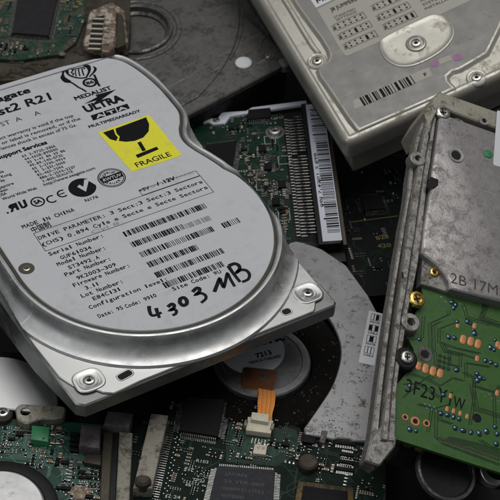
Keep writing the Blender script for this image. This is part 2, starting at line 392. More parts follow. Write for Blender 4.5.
def traces(parent, poly, z, n, mat, a0=0, seed=1, w=.34, keep=()):
    rnd = random.Random(seed); m = Mesh(); xs = [p[0] for p in poly]; ys = [p[1] for p in poly]; used = 0
    for i in range(n):
        p = Vector((rnd.uniform(min(xs), max(xs)), rnd.uniform(min(ys), max(ys)))); d = rnd.randrange(8); line = [p]
        for k in range(rnd.randint(2, 5)):
            a = a0 + d * math.pi / 4; q = line[-1] + Vector((math.cos(a), math.sin(a))) * rnd.uniform(1.5, 7)
            if not inside(q, poly) or any(inside(q, kk) for kk in keep): break
            line.append(q); d = (d + rnd.choice((-1, 1))) % 8
        if len(line) < 2 or not inside(p, poly): continue
        b = rnd.choice((1, 1, 2, 3, 4))
        for j in range(b):
            used += 1; o = Vector((math.cos(a0 + .9), math.sin(a0 + .9))) * j * w * 2
            m.strip([q + o for q in line], w, z + .02 + .0012 * (used % 60))
    return build('traces', m, mat, parent, False)
def quad_ic(name, parent, q, z, h, mat='chip', leads=(1, 1, 1, 1), pitch=.8, lw=.32, ll=1.5, text=None, tmat='faded_ink', tcap=1.2):
    """flat chip on the quad q (4 local points, CCW from lower left) with gull wing leads on chosen sides"""
    q = [Vector(p) for p in q]; m = Mesh(); m.sweep(q, [(-.25, z + .25), (0, z + h * .5), (-.25, z + h)])
    ic = build(name, m, mat, parent); cen = sum(q, Vector((0, 0))) / 4; lm = Mesh(); any_ = False
    for i in range(4):
        if not leads[i]: continue
        a, b = q[i], q[(i + 1) % 4]; d = b - a; L = d.length; d = d / L; nrm = Vector((d.y, -d.x)); n = int((L - 1) / pitch); an = math.atan2(nrm.y, nrm.x)
        for k in range(n):
            p = a + d * (.5 + (k + .5) * (L - 1) / n); any_ = True
            c1 = p + nrm * .3; lm.box(c1.x, c1.y, z + h * .45, .7, lw, .15, an)
            c2 = p + nrm * (.62 + ll * .0); lm.box(c2.x, c2.y, z + .12, .16, lw * .98, h * .45 - .02, an)
            c3 = p + nrm * (.6 + ll * .5); lm.box(c3.x, c3.y, z + .03, ll * .8, lw * 1.02, .14, an)
    if any_: build('leads', lm, 'tin', ic)
    else: lm.bm.free()
    if text:
        tm = Mesh(); d = (q[1] - q[0]).normalized(); u = Vector((-d.y, d.x)); n = len(text); H = (q[3] - q[0]).length
        for i, t in enumerate(text):
            a = q[0] + d * (q[1] - q[0]).length * .2 + u * H * (.8 - .62 * i / max(1, n - 1) if n > 1 else .45)
            tm.text(t, a, a + d * (q[1] - q[0]).length * (.62 if len(t) > 5 else .34), z + h + .02, tcap, snap=False)
        build('printing', tm, tmat, ic, False)
    return ic
def barcode(m, a, b, up, z, n=44, seed=1, duty=.55):
    rnd = random.Random(seed); d = b - a; L = d.length; d = d / L; ws = [rnd.choice((1, 1, 1, 2, 2, 3)) for _ in range(2 * n)]
    t = 0; tot = sum(ws)
    for i, w in enumerate(ws):
        if i % 2 == 0:
            x0 = t / tot * L; x1 = (t + w * (.6 + duty)) / tot * L; x1 = min(x1, (t + w + .5) / tot * L)
            p = [a + d * x0, a + d * x1, a + d * x1 + up, a + d * x0 + up]
            m.face([m.v(q.x, q.y, z) for q in p])
        t += w
def clutter(parent, poly, z, n, keep=(), a0=0, seed=1, smin=.35, smax=.9):
    """the countless tiniest parts of a board, as one piece"""
    rnd = random.Random(seed); m = Mesh(); xs = [p[0] for p in poly]; ys = [p[1] for p in poly]; done = 0; used = set(); k_ = 0
    ca, sa = math.cos(a0), math.sin(a0)
    while done < n and k_ < n * 6:
        k_ += 1
        p = Vector((round(rnd.uniform(min(xs), max(xs)) / .9) * .9, round(rnd.uniform(min(ys), max(ys)) / .9) * .9))
        ax = rnd.choice((0, 1)); l = rnd.uniform(smin, smax) * 1.6; w_ = l * rnd.choice((.4, .5, .55)); st = max(.8, w_ * rnd.choice((1.5, 1.8, 2.2))); h = rnd.uniform(.12, .5); kind = rnd.choice((0, 1, 1, 2, 3)); run = rnd.randint(2, 7)
        for r_ in range(run):
            q = p + (Vector((st * r_, 0)) if ax else Vector((0, st * r_)))
            q = Vector((q.x * ca - q.y * sa, q.x * sa + q.y * ca)) if a0 else q
            key = (round(q.x / .7), round(q.y / .7))
            if key in used or not inside(q, poly) or any(inside(q, kk) for kk in keep): continue
            used.add(key); done += 1; a = a0 + (math.pi / 2 if ax else 0); m.mi = kind
            m.box(q.x, q.y, z, l, w_, h + done * .0003, a, .04)
            if kind in (1, 2, 3):
                m.mi = 0
                for s_ in (-1, 1): m.box(q.x + s_ * l * .56 * math.cos(a), q.y + s_ * l * .56 * math.sin(a), z, l * .22, w_ * 1.02, h * .95 + done * .0003, a)
    o = build('tiny_components', m, ['tin', 'chip', 'ceramic', 'grey_box'], parent); o['kind'] = 'stuff'; return o
# ================================================================== the labelled drive on top of the pile
F = hframe((79, 408), (338, 304), 0)
main = thing('hard_drive', 'silver hard drive with white label, yellow FRAGILE sticker and 4303 MB marker writing', 'hard drive', F)
LZ = 9.0
def P(x, y, h=LZ): return F.p(x, y, h)
# base casting: rail whose left side deepens towards the back
base_out = [Vector(p) for p in ((-.2, 2.2), (2.2, 0), (96.5, 0), (97.8, 1.2), (97.8, 10.6), (97.0, 14), (97.0, 150), (-3.2, 150), (-3.2, 60), (-2.2, 30))]
m = Mesh()
top = [m.v(p.x, p.y, 0) for p in offset(base_out, -.5)]; tb = [m.v(p.x, p.y, -.5) for p in base_out]
bot = [m.v(p.x, p.y, -5.6 - min(9, max(0, (p.y - 3) * .22)) if p.x < 5 else -5.4) for p in base_out]
n = len(base_out)
for a, b in ((bot, tb), (tb, top)):
    for i in range(n): m.face((a[i], a[(i + 1) % n], b[(i + 1) % n], b[i]))
for l, up in ((top, True), (bot, False)):
    for t in geometry.tessellate_polygon([[v.co.copy() for v in l]]):
        a, b, c = (l[i] for i in t); ar = (b.co.xy - a.co.xy).cross(c.co.xy - a.co.xy)
        if (ar < 0) == up: b, c = c, b
        m.face((a, b, c))
base = build('base', m, 'rail_alu', main)
m = Mesh(); m.prism([(3, 34), (92, 34), (92, 148), (3, 148)], -21.5, -5.0, .8)
build('motor_housing', m, 'black_plastic', main)
m = Mesh(); m.prism([(6, 36), (90, 36), (90, 144), (6, 144)], -23.6, -21.6)
build('circuit_board', m, 'solder_mask_dark', main)
# label outline: circle over the platters, waist, narrower rear
CX, CY, CRD = 50.4, 53.6, 45.9
rear = smooth([P(*q) for q in ((232, 176), (219, 165.5), (206, 157), (195, 150.5), (186, 144), (180.5, 137), (178.8, 129), (179.8, 121), (178.5, 112), (172, 103), (159, 88), (145, 75.5), (130, 65), (119, 60), (107, 58), (94, 58.8))], 4)
yb = P(60, 67).y
out = arc(CX, CY, CRD, 180, 375, 60) + rear[3:] + [Vector((66, yb)), Vector((40, yb)), Vector((16, yb)), Vector((9, yb - 1.4)), Vector((5.4, yb - 5)), Vector((4.5, yb - 10)), Vector((4.5, 100)), Vector((4.5, 70))]
# cover sheet with cut corners, then the raised tub with its rolled bead
fl = [P(*q, 0) for q in ((73, 387), (78, 388.2), (86, 391), (96, 391.3), (103, 394), (114, 394.8), (126, 389.3))]
fr = [P(*q, 0) for q in ((268, 331), (279, 330), (300, 319.5), (313.5, 313), (315, 310), (315.5, 303), (318, 295.5), (323, 285))]
sheet = [Vector((-2.2, 60)), Vector((-1.6, 30)), Vector((-.2, 14))] + [Vector((max(.3, p.x), p.y)) for p in fl] + [Vector((22, .35)), Vector((60, .35))] + [Vector((min(96.4, p.x), max(.4, p.y))) for p in fr] + [Vector((96.4, 16)), Vector((96.4, 149)), Vector((-2.2, 149))]
m = Mesh(); m.sweep(sheet, [(-.5, .02), (-.1, .12), (0, .5), (-.3, .8)], True, False)
plate = build('cover_flange', m, 'deck_alu', main)
m = Mesh()
m.sweep(out, [(-.8, 7.4), (.2, 7.4), (.95, 7.5), (1.2, 8.6), (1.6, 9.25), (2.2, 9.5), (2.8, 9.3), (3.3, 8.5), (3.55, 7.3), (3.75, 6.0), (4.2, 4.9), (5.0, 3.9), (6.1, 3.0), (7.2, 2.25), (8.2, 1.9), (8.9, 1.75), (9.15, 1.35), (9.4, .84)], False, False, clampx=(-2.0, 96.2), clampy=(-9, 148.7))
cov = build('cover', m, 'cover_alu', main)
m = Mesh(); m.poly(out and offset(ccw(out), -.6), 7.35); build('cover_plate', m, 'cover_alu', cov)
m = Mesh(); m.sweep(out, [(.1, 7.42), (.12, 8.1), (.7, 8.05), (.95, 7.6)], False, False, clampx=(-2, 96)); build('gasket', m, 'gasket', cov)
m = Mesh(); m.sweep(out, [(-.05, 7.5), (-.05, LZ - .12), (-.2, LZ)], True, False)
lab = build('label', m, 'label_white', main)
# ---- printing on the label
ink = Mesh(); Z1 = LZ + .03
def T(t, p0, p1, cap, bold=0, slant=0, mesh=None, snap=True): (mesh or ink).text(t, P(*p0), P(*p1), Z1, cap, bold, slant, snap)
def TM(t, p0, p1, cap, bold=0, mesh=None): (mesh or ink).mono(t, P(*p0), Vector((P(*p1).x, 0)), Z1, cap, bold)
T('Seagate', (-17, 106.8), (29.5, 91), 3.5, .05, .15)
T('st2 R21', (0, 115.4), (52, 100), 4.6, .03, .12)
T('ST  A     A', (2, 126.5), (41, 113.8), 2.6)
T('Product warranty is void if the top', (-14, 144.3), (72.5, 115), 1.75, .02)
T('seal or label is removed, or if the', (-10, 148.5), (80, 118.5), 1.75, .02)
T('experiences shock in excess of 75 Gs.', (-12, 154.5), (76, 124.5), 1.75, .02)
T('and Support Services', (-14, 163.5), (46.5, 142.5), 2.2, .05)
for i, t in enumerate(('61 2-9725-3366', '44-1628-890000', '33 1-41 86 10 86', '49-89-140-0732', '65 2-2700-9914', '81 2-331-5000', '82-465-7594', '886-2-2514-2237', '1-800-SEAGATE')):
    a = (22.5 + 2.55 * i, 157.6 + 3.12 * i); L = len(t) * 2.35; TM(t, a, (a[0] + L, a[1] - L * .352), 1.4, .025)
T('http://www.seagate.com', (44.5, 186), (95, 168.3), 1.5, .025)
for t, a, b in (('Australia', (-12, 183), (4, 177.5)), ('Hong Kong', (-10, 187.5), (11.5, 180)), ('Korea', (-6, 190), (5, 186.2)), ('Singapore', (-8, 197), (14, 189.4)), ('Taiwan', (-5, 200), (8, 195.5)), ('USA', (0, 202.2), (7, 199.8)), ('World Wide Web', (3, 206), (37, 194.3))):
    T(t, (a[0], a[1] - 5.5), (b[0], b[1] - 5.5), 1.5, .025)
# recycled-component, SA, CE, tick and TUV approval marks
def U(cx, cy):                                     # local axes at a pixel: shapes drawn in millimetres
    o = P(cx, cy); return lambda x, y: Vector((o.x + x, o.y + y))
q = U(10.5, 212.6)
ink.poly([q(.0, 0), q(1.1, 0), q(1.9, 1.5), q(2.5, 1.5), q(2.5, 0), q(3.5, 0), q(3.9, 3.9), q(1.4, 3.9), q(.5, 3.2), q(.4, 2.2), q(1.0, 1.6)], Z1)
ink.poly([q(4.2, .2), q(5.4, -.2), q(6.8, .4), q(7.3, 4.0), q(6.3, 4.0), q(5.9, 1.1), q(5.1, .8), q(5.2, 4.0), q(4.4, 4.0)], Z1)
ink.lathe(q(-.9, .3).x, q(-.9, .3).y, [(.45, Z1), (.01, Z1)], 10, False, False)
c = P(37.7, 201.8); ink.ring(c.x, c.y, 2.0, 2.6, Z1); ink.text('SA', c + Vector((-1.3, -.9)), c + Vector((1.3, -.9)), Z1, 2.0, .05)
for px, py, full in ((52, 199, 1), (62.5, 193.5, 1)):
    c = P(px, py); ink.strip(arc(c.x, c.y, 1.75, 55, 305, 18), .62, Z1)
    if px > 60: ink.strip([c + Vector((-1.3, 0)), c + Vector((.8, 0))], .5, Z1 + .01)
c = P(82.3, 187.6); rr = 5.0
ink.poly(smooth([c + Vector((rr * math.cos(a), rr * math.sin(a))) for a in [math.radians(40 + i * 14) for i in range(23)]], 1) + [c + Vector((3.6, 2.2)), c + Vector((.2, -2.6)), c + Vector((-1.5, 1.2)), c + Vector((-.2, 1.9)), c + Vector((.5, .2)), c + Vector((2.5, 3.6))], Z1)
T('N176', (86, 202), (98.6, 197.6), 1.5, .03)
c = P(111.6, 177.8); ink.ring(c.x, c.y, 4.7, 5.1, Z1); ink.ring(c.x, c.y, 4.15, 4.45, Z1)
ink.poly([c + Vector(v) for v in ((-3.9, -1.4), (4.1, -1.2), (4.6, 1.6), (-4.2, 1.5))], Z1 + .012)
def arctext(t, c, r, a0, a1, cap, z):
    for i, ch in enumerate(t):
        if ch == ' ': continue
        a = math.radians(a0 + (a1 - a0) * (i + .5) / len(t)); up = a0 > a1; p = c + Vector((math.cos(a), math.sin(a))) * r
        d = Vector((math.sin(a), -math.cos(a))) * (1 if up else -1); ink.text(ch, p - d * cap * .38, p + d * cap * .38, z, cap, .03, snap=False)
arctext('GEPRUFT', c, 2.45, 165, 15, 1.2, Z1); arctext('BAUART', c, 3.6, 200, 340, 1.2, Z1)
wht = Mesh(); wh2 = Mesh(); wh2.text('RWTUV', c + Vector((-3.4, -.75)), c + Vector((3.7, -.7)), Z1 + .02, 1.6, .02, .1)
TM('MADE IN CHINA', (22.8, 229), (75, 210.4), 1.95, .022); T('\u4e2d\u56fd\u5236', (33, 232.5), (51, 225.6), 2.4, .02)
# parameter box
bx = [F.p(33.5, 233.6, LZ), F.p(46.2, 251, LZ), F.p(212.3, 190.4, LZ), F.p(198, 173.6, LZ)]
y0 = bx[0].y; y1 = bx[1].y; x0 = bx[0].x; x1 = bx[2].x
ink.strip([(x0, y0), (x0, y1), (x1, y1), (x1, y0)], .22, Z1, True)
b2 = [P(137, 188.2), P(194.5, 167.5)]; ink.strip([(b2[0].x, y0 + .25), (x1 - .1, y0 + .25), (x1 - .1, y0 + 3.2), (b2[0].x, y0 + 3.2)], .2, Z1 + .004, True)
T('+5V', (140, 192.4), (150, 188.6), 1.7, .03); T('/ .12V', (158, 185.6), (176, 179.6), 1.9, .05)
fd = Mesh(); T('0.54A 1.6', (150.5, 188.4), (160, 185.2), 1.3, 0, 0, fd); fd2 = Mesh(); T('0.31A DC', (177, 179.2), (195, 173), 1.3, 0, 0, fd2); fd3 = Mesh(); fd4 = Mesh()
TM('DRIVE PARAMETER: 3 Sect:3 Sect:3 Sectors', (39, 240), (204.5, 184), 1.85, .02); TM('(CHS) 0.894 Cyls e Secte e Secte Sectors', (42.5, 246.6), (210, 190), 1.85, .02)
T('Cyl 8', (92, 234), (120, 224.5), 1.6, 0, 0, fd3)
for t, a, b, cap in (('Serial Number:', (49.5, 256.2), (104.4, 236.2), 2.0), ('GUF61034', (61, 259.8), (92, 248.2), 1.9), ('Model Number:', (57.7, 266.4), (106.6, 248.6), 2.0), ('ST3492.A', (69, 269.6), (100, 258), 1.9),
                     ('Part Number:', (65.5, 276.6), (112, 259.8), 2.0), ('9K2003-309', (77.5, 280), (117, 265.6), 1.9), ('Firmware Number:', (74, 287.3), (131, 266.6), 2.0), ('3.11', (86, 290), (100, 285), 1.9),
                     ('Lot Number:', (82, 298), (124.3, 282.5), 2.0), ('E84C131', (93.6, 300.6), (122, 290.4), 1.9), ('Configuration level:', (89.7, 309.5), (169.4, 280.8), 1.9), ('Date: 95', (98.8, 318.2), (124, 309), 1.9), ('Code: 9910', (126, 308.4), (157.7, 297), 1.9), ('Site Code: WU', (173.3, 291), (222.7, 273.2), 1.9)):
    TM(t, a, b, cap * .93, .022)
for i, (a, b, nb, me) in enumerate((((125.8, 237), (209, 208.4), 46, ink), ((133.3, 247.6), (186, 229), 30, ink), ((187, 228.8), (213, 219.6), 15, fd4), ((142.5, 257.5), (216, 231.2), 42, ink), ((224.5, 228.3), (242, 222), 10, ink), ((150, 267.6), (200.4, 249.2), 29, ink), ((157.5, 278), (226.5, 253.4), 40, ink), ((165.8, 288.4), (226, 266.2), 36, ink))):
    A, B = P(*a), P(*b); B = Vector((B.x, A.y)); barcode(me, A, B, Vector((0, 2.75 if me is ink else 2.5)), Z1, nb, 20 + i)
# medal logo: plain fist and lettering
def K(pts, z=Z1, w=None, mesh=None, closed=False, k=4):
    L = [P(*p) for p in pts]
    if w: (mesh or ink).strip(smooth(L, k, closed), w, z, closed)
    else: (mesh or ink).poly(ccw(smooth(L, k, True) if k > 1 else L), z)
def z2(o, s): return lambda pts: [(o[0] + x / s, o[1] + y / s) for x, y in pts]
zz = z2((54, 58), 500 / 52)
K(zz([(60, 188), (72, 165), (80, 128), (108, 118), (96, 148), (104, 180), (130, 200), (165, 222), (156, 240), (104, 236), (76, 214)]), Z1, None, None, False, 2)
K(zz([(150, 228), (190, 250), (235, 282), (272, 300), (312, 326)]), Z1 + .002, .8)
K(zz([(112, 122), (130, 150), (160, 172), (200, 186), (250, 194), (296, 190), (322, 180)]), Z1 + .004, .85)
K(zz([(138, 146), (132, 118), (148, 104), (170, 106), (178, 122), (168, 142), (190, 152), (176, 168)]), Z1 + .008, .6)
K(zz([(178, 122), (196, 106), (222, 104), (250, 96), (280, 92), (298, 108)]), Z1 + .01, .6)
K(zz([(208, 112), (206, 140), (214, 178)]), Z1 + .012, .5); K(zz([(236, 106), (240, 140), (250, 176)]), Z1 + .012, .55); K(zz([(268, 100), (276, 136), (288, 170)]), Z1 + .012, .6)
K(zz([(276, 80), (300, 68), (330, 64), (352, 82), (356, 112), (344, 146), (322, 180), (306, 176), (320, 150), (326, 122), (314, 98), (298, 90)]), Z1 + .016, None, None, False, 2)
K(zz([(372, 80), (396, 86), (412, 102), (404, 128), (376, 156), (346, 184), (336, 178), (360, 150), (380, 122), (384, 100)]), Z1 + .016, None, None, False, 2)
K(zz([(384, 160), (404, 200), (420, 240), (440, 272)]), Z1 + .02, .9)
c = P(*zz([(345, 236)])[0]); ink.ring(c.x, c.y, 1.9, 2.9, Z1 + .006, 30); ink.text('86', c + Vector((-1.5, -.9)), c + Vector((1.5, -.9)), Z1 + .02, 1.9, .05)
T('MEDALIST', (76, 100.4), (112, 89), 2.3, .05)
zz = z2((40, 50), 500 / 120)
K(zz([(182, 226), (238, 196), (230, 188), (318, 164), (258, 206), (266, 214), (210, 236), (236, 210)]), Z1 + .002, None, None, False, 1)
T('ULTRA', (87, 112.4), (124, 100.6), 4.3, .055)
K([(90.5, 115.6), (127.2, 103.6), (130, 108.4), (93.2, 120.6)], Z1 + .002, None, None, False, 1)
T('A T A', (97, 118.4), (127, 108.6), 1.9, .05, 0, wht, True)
for i in (1, 2):
    a = P(90.5, 115.6).lerp(P(127.2, 103.6), i / 3); bb = P(93.2, 120.6).lerp(P(130, 108.4), i / 3); wht.strip([a, bb], .5, Z1 + .02)
T('MULTIMEDIAREADY', (89.5, 128.2), (139.5, 110.4), 1.55, .05, .1)
build('printing', ink, 'ink', lab, False)
# white lettering lies above the black
for v in wh2.bm.verts: v.co.z += .05 * S
build('white_printing', wh2, 'label_white', lab, False)
for v in wht.bm.verts: v.co.z += .05 * S
build('white_printing', wht, 'label_white', lab, False); [build('faded_printing', q_, 'faded_ink', lab, False) for q_ in (fd, fd2, fd3, fd4)]
# marker pen
mk = Mesh(); zz = z2((120, 240), 500 / 130)
strokes = [[(112, 254), (113, 270), (120, 288), (134, 290), (160, 279)], [(139, 262), (144, 280), (152, 300)],
           [(184, 258), (198, 247), (208, 251), (206, 262), (194, 270), (208, 267), (217, 274), (214, 284), (202, 290)],
           [(233, 226), (245, 222), (256, 232), (256, 246), (243, 252), (231, 242), (231, 230)],
           [(279, 200), (294, 186), (306, 188), (304, 200), (292, 210), (310, 205), (327, 212), (330, 226), (312, 242)],
           [(363, 200), (373, 174), (383, 150), (390, 166), (399, 181), (406, 158), (413, 130), (425, 152), (441, 179)],
           [(416, 100), (428, 118), (446, 142), (462, 162)],
           [(418, 100), (440, 92), (456, 98), (460, 112), (448, 126), (464, 116), (486, 118), (498, 134), (492, 152), (470, 162)]]
for i, st in enumerate(strokes):
    L = [P(*q) for q in zz(st)]; cl = i == 3
    mk.strip(smooth(L, 5, cl), 1.35, Z1 + .03 + .012 * i, cl, None if cl else 1.0)
build('handwriting', mk, 'marker', lab, False)
# fragile sticker
st = [P(*q) for q in ((98, 132.6), (132, 172.2), (182, 155.4), (149, 115))]
m = Mesh(); m.prism(ccw(st), LZ + .02, LZ + .11); stk = build('fragile_sticker', m, 'yellow', main, False)
sm = Mesh(); ZS = LZ + .14; zz = z2((0, 40), 220 / 500 * 0 + 500 / 220)
K(zz([(234, 211), (258, 203), (262, 215), (268, 222), (264, 230), (250, 226)]), ZS, None, sm, False, 1)
K(zz([(262, 202), (332, 176), (339, 192), (338, 208), (326, 222), (306, 230), (286, 232), (270, 230), (272, 220), (265, 213)]), ZS, None, sm, False, 1)
K(zz([(312, 234), (320, 231), (332, 251), (324, 254)]), ZS + .004, None, sm, False, 1)
K(zz([(308, 262), (356, 243), (361, 249), (313, 269)]), ZS + .008, None, sm, False, 1)
sm.text('FRAGILE', P(137.4, 167.6), P(172, 156), ZS, 2.7, .012)
build('printing', sm, 'ink', stk, False)
# screws, bosses, holes
for (px, py) in ((89, 380.3), (307.8, 293)):
    c = F.p(px, py, 1); m = Mesh(); rp = round_poly(rect(c.x, c.y + .2, 9.4, 8.6), 3.6, 5)
    m.sweep(rp, [(.5, .79), (.15, 1.1), (-.4, 1.16), (-1.0, .98), (-1.4, .9)], True, False)
    m.lathe(c.x, c.y, [(3.1, .91), (2.9, 1.1), (2.5, 1.05)], 28, False, False)
    build('screw_boss', m, 'deck_alu', main); screw(main, c.x, c.y, .75, 2.0)
for (px, py, lx, ly, a) in ((125, 375, 5.6, 3.0, .15), (286.5, 311.5, 3.6, 3.0, 0)):
    c = F.p(px, py, .8); hh = round_poly(rect(c.x, c.y, lx, ly, a), 1.45, 5); m = Mesh(); m.sweep(hh, [(.35, .75), (.2, .98), (0, .86)], False, False); m.poly(ccw(hh), .83); 
    o = build('deck_hole', m, 'cover_alu', main)
    m = Mesh(); m.poly(offset(ccw(hh), -.25), .845); build('hole_bottom', m, 'void', o, False)
c = P(26.5, 268.5); m = Mesh(); m.lathe(c.x, c.y, [(2.75, LZ + .02), (2.6, LZ + .1), (2.2, LZ + .05)], 28, False, True); wsh = build('spindle_hole', m, 'gasket', main); screw(main, c.x, c.y, LZ - .35, 1.35, 'steel')

# ================================================================== beige drive, upper right
nB = Vector((-.18, -.26, 1))
F = hframe((359, 132), (420, 105), -4, nB)
b = thing('hard_drive', 'worn beige hard drive with jumper diagrams, long barcode strip and purple dots, upper right', 'hard drive', F)
pp = lambda x, y, h=0: F.p(x, y, h)
e0, e1, e2 = pp(268, 0), pp(345, 145), pp(420, 118)
xl0, yl = e1.x, e1.y
# outline: left edge, front edge, cut right corner
ca = (pp(300, 70) - e1).normalized()
outB = round_poly([e1, Vector((74, e1.y + .5)), Vector((86, e1.y + 8)), Vector((86, 140)), e1 + ca * 150], [4.2, 4, 4, 2, 2], 6)
m = Mesh(); m.sweep(outB, [(-3, -24), (-3, -10.4), (0, -10), (.1, -3.2), (-.3, -1.4), (-1.3, -.35), (-2.4, 0), (-3.3, -.15), (-4.0, -.75)], True, True)
body = build('cover', m, 'beige', b)
m = Mesh(); m.sweep(offset(ccw(outB), -3.2), [(0, -26), (0, -10.6)], True, True); build('chassis', m, 'black_plastic', b)
# raised plateau with notch for the screw on its left side
A = [pp(*q) for q in ((359, 131.5), (420, 104.8), (455, 89), (448, 82), (447, 77), (452, 72), (460, 70), (487, 54), (500, 28), (505, 15))]
top_r = [Vector((84, A[-1].y + 4)), Vector((84, 139)), Vector((pp(287, -12).x - 12, 139))]
left = [pp(*q) for q in ((289, -8), (297, 6), (310, 24), (322, 40), (328, 50), (330, 57), (328, 62), (322, 67), (318, 71), (320, 77), (336, 100), (350, 121))]
outP = A + top_r + left
m = Mesh(); m.sweep(outP, [(1.3, -.9), (.7, -.5), (.25, .25), (-.1, .6), (-.5, .72)]); build('plateau', m, 'beige', body)
m = Mesh(); m.poly(offset(ccw(outP), -.9), .76); foil = build('foil_label', m, 'foil_grey', b, False)
# left channel ridge
m = Mesh(); rd = [pp(*q) for q in ((280, -8), (290, 8), (303, 30), (313, 46), (318, 52))]
ro = offset_l = [Vector((p.x - .7, p.y)) for p in rd] + [Vector((p.x + .7, p.y)) for p in rd[::-1]]
m.sweep(ro, [(.6, -.8), (.3, -.1), (-.25, .25)], True, False); build('ridge', m, 'beige', body)
# paper labels
Lz = .82
lab1 = [pp(*q) for q in ((317, 10.5), (341, 51), (345.5, 56.8), (349, 56.6), (420, 25), (470, 2), (520, -22), (430, -45))]
m = Mesh(); m.poly(ccw(lab1), Lz); l1 = build('jumper_label', m, 'label_cream', b, False)
lab2 = [pp(*q) for q in ((316.2, 9.2), (429, -46), (400, -80), (290, -30))]
m = Mesh(); m.poly(ccw(lab2), Lz + .04); l2 = build('maker_label', m, 'white_paper', b, False)
ik = Mesh(); zi = Lz + .04
def TB(t, a, bb, cap, bold=0, z=None, mesh=None): (mesh or ik).text(t, pp(*a), pp(*bb), zi if z is None else z, cap, bold)
TB('J8 JUMPERS', (331.5, 13), (357.5, 1.5), 2.0, .02); TB('STANDARD', (335, 20), (356, 11), 1.3); TB('SETTINGS', (337, 22.5), (357, 13.8), 1.3)
def jumper(px, py, dots, fill, wpx=29):
    a = pp(px, py); c = pp(px + wpx, py - wpx * .445); w_ = (c - a).length; h_ = 3.4
    ik.strip([a, a + Vector((w_, 0)), a + Vector((w_, h_)), a + Vector((0, h_))], .22, zi, True)
    for k in range(dots):
        for r in (0, 1):
            o = a + Vector(((k + .6) * w_ / (dots + .2), .9 + r * 1.65))
            if k in fill:
                if r == 0: ik.poly(rect(o.x, o.y + .8, 1.1, 2.5), zi + .01)
            else: ik.poly(rect(o.x, o.y, .8, .75), zi + .01)
    ik.strip([a + Vector((-1.5, .4)), a + Vector((-.6, .4)), a + Vector((-.6, h_ - .4)), a + Vector((-1.5, h_ - .4))], .25, zi)
    ik.text('J8', a + Vector((-1.6, .7)), a + Vector((-.2, .7)), zi + .02, 1.5)
for i, (x, y, f) in enumerate(((337.5, 31.5, ()), (343.5, 40.5, (2,)), (349, 50, (3,)), (377, 11.5, (2,)), (382, 21.5, (2,)), (388.5, 30.5, (3, 4)))): jumper(x, y, 5 if i != 1 else 5, f)
for i, t in enumerate(('OTHER DRIVES', 'MASTER WITH', 'HARD DISK', 'SYSTEMS', 'INSTALLATION')): TB(t, (417.5 + i * 2.0, -5 + i * 4.1), (417.5 + i * 2.0 + len(t) * 2.9, -5 + i * 4.1 - len(t) * 1.29), 1.25, .01)
build('printing', ik, 'ink', l1, False)
ik = Mesh(); TB('Made in', (318, 4.8), (346, -8), 2.1, .03, Lz + .08); build('printing', ik, 'ink', l2, False)
# barcode strip
wb = [pp(*q) for q in ((355, 110.5), (434, 76), (429, 67.5), (353.4, 101.6))]
m = Mesh(); m.poly([pp(355, 110.5), pp(364.5, 106.6), pp(362, 98), pp(353.2, 101.8)], Lz); m.poly([pp(364.5, 106.6), pp(419, 82.6), pp(416, 74), pp(362, 98)], Lz); m.poly([pp(419, 82.6), pp(432.5, 76.8), pp(429, 68.4), pp(416, 74)], Lz)
bs = build('barcode_strip', m, 'label_cream', b, False)
m = Mesh(); rnd = random.Random(3); a0_, a1_ = pp(364, 106.8), pp(420.5, 82); L = (a1_ - a0_).length; t = 0
for w_ in (.9, .5, 1.3, .35, .9, .4, .35, 1.3, .4, .9, .5, .35, 1.2, .8, .35, .5, 1.1, .4):
    if t > L: break
    m.poly([a0_ + Vector((t, -.2)), a0_ + Vector((t + w_, -.2)), a0_ + Vector((t + w_, 4.3)), a0_ + Vector((t, 4.3))], Lz + .04); t += w_ + rnd.choice((.3, .45, .5, .9))
m.text('F', pp(425, 77.5), pp(427.5, 76.3), Lz + .04, 1.6, .04)
build('bars', m, 'ink', bs, False)
for i, (x, y, r) in enumerate(((434.8, 65, 1.6), (457.6, 58.6, 1.85))):
    c = pp(x, y); m = Mesh(); m.poly(smooth([c + Vector((r * math.cos(k * .9 + i) * (1 + .1 * (k % 2)), r * math.sin(k * .9 + i))) for k in range(7)], 3, True), Lz + .06); build('purple_dot', m, 'purple', b, False)
m = Mesh(); m.poly(ccw([pp(*q) for q in ((440, 66), (452, 61), (450, 56), (438, 61))]), Lz + .03); build('clear_tape', m, 'label_cream', b, False)
# D-shaped dish with its screw, corner screws
dsh = smooth([pp(*q) for q in ((380.5, 44.5), (384, 39.5), (400, 31), (420, 21.5), (432, 16.5), (441, 17), (449, 22), (453.5, 31), (452, 40), (444, 50), (431, 59), (414, 66.5), (399, 67.5), (388, 62), (381.5, 53))], 3, True)
m = Mesh(); m.sweep(dsh, [(.5, .77), (.25, 1.15), (-.2, 1.25), (-.8, 1.0), (-1.6, .86), (-2.6, .84)]); build('dish', m, 'beige', b)
c = pp(416, 43.5, 1); m = Mesh(); m.lathe(c.x, c.y, [(4.3, .85), (3.9, 1.5), (3.3, 1.7), (2.7, 1.2), (.1, 1.1)], 32); build('screw_boss', m, 'beige', b); screw(b, c.x, c.y, 1.1, 2.2)
for x, y in ((317, 60.5), (476.5, 77)):
    c = pp(x, y, 0); m = Mesh(); m.lathe(c.x, c.y, [(4.2, -.6), (3.7, -.1), (2.9, -.2), (2.6, -.5), (.1, -.55)], 28); build('screw_boss', m, 'beige', b); screw(b, c.x, c.y, -.4, 2.1)

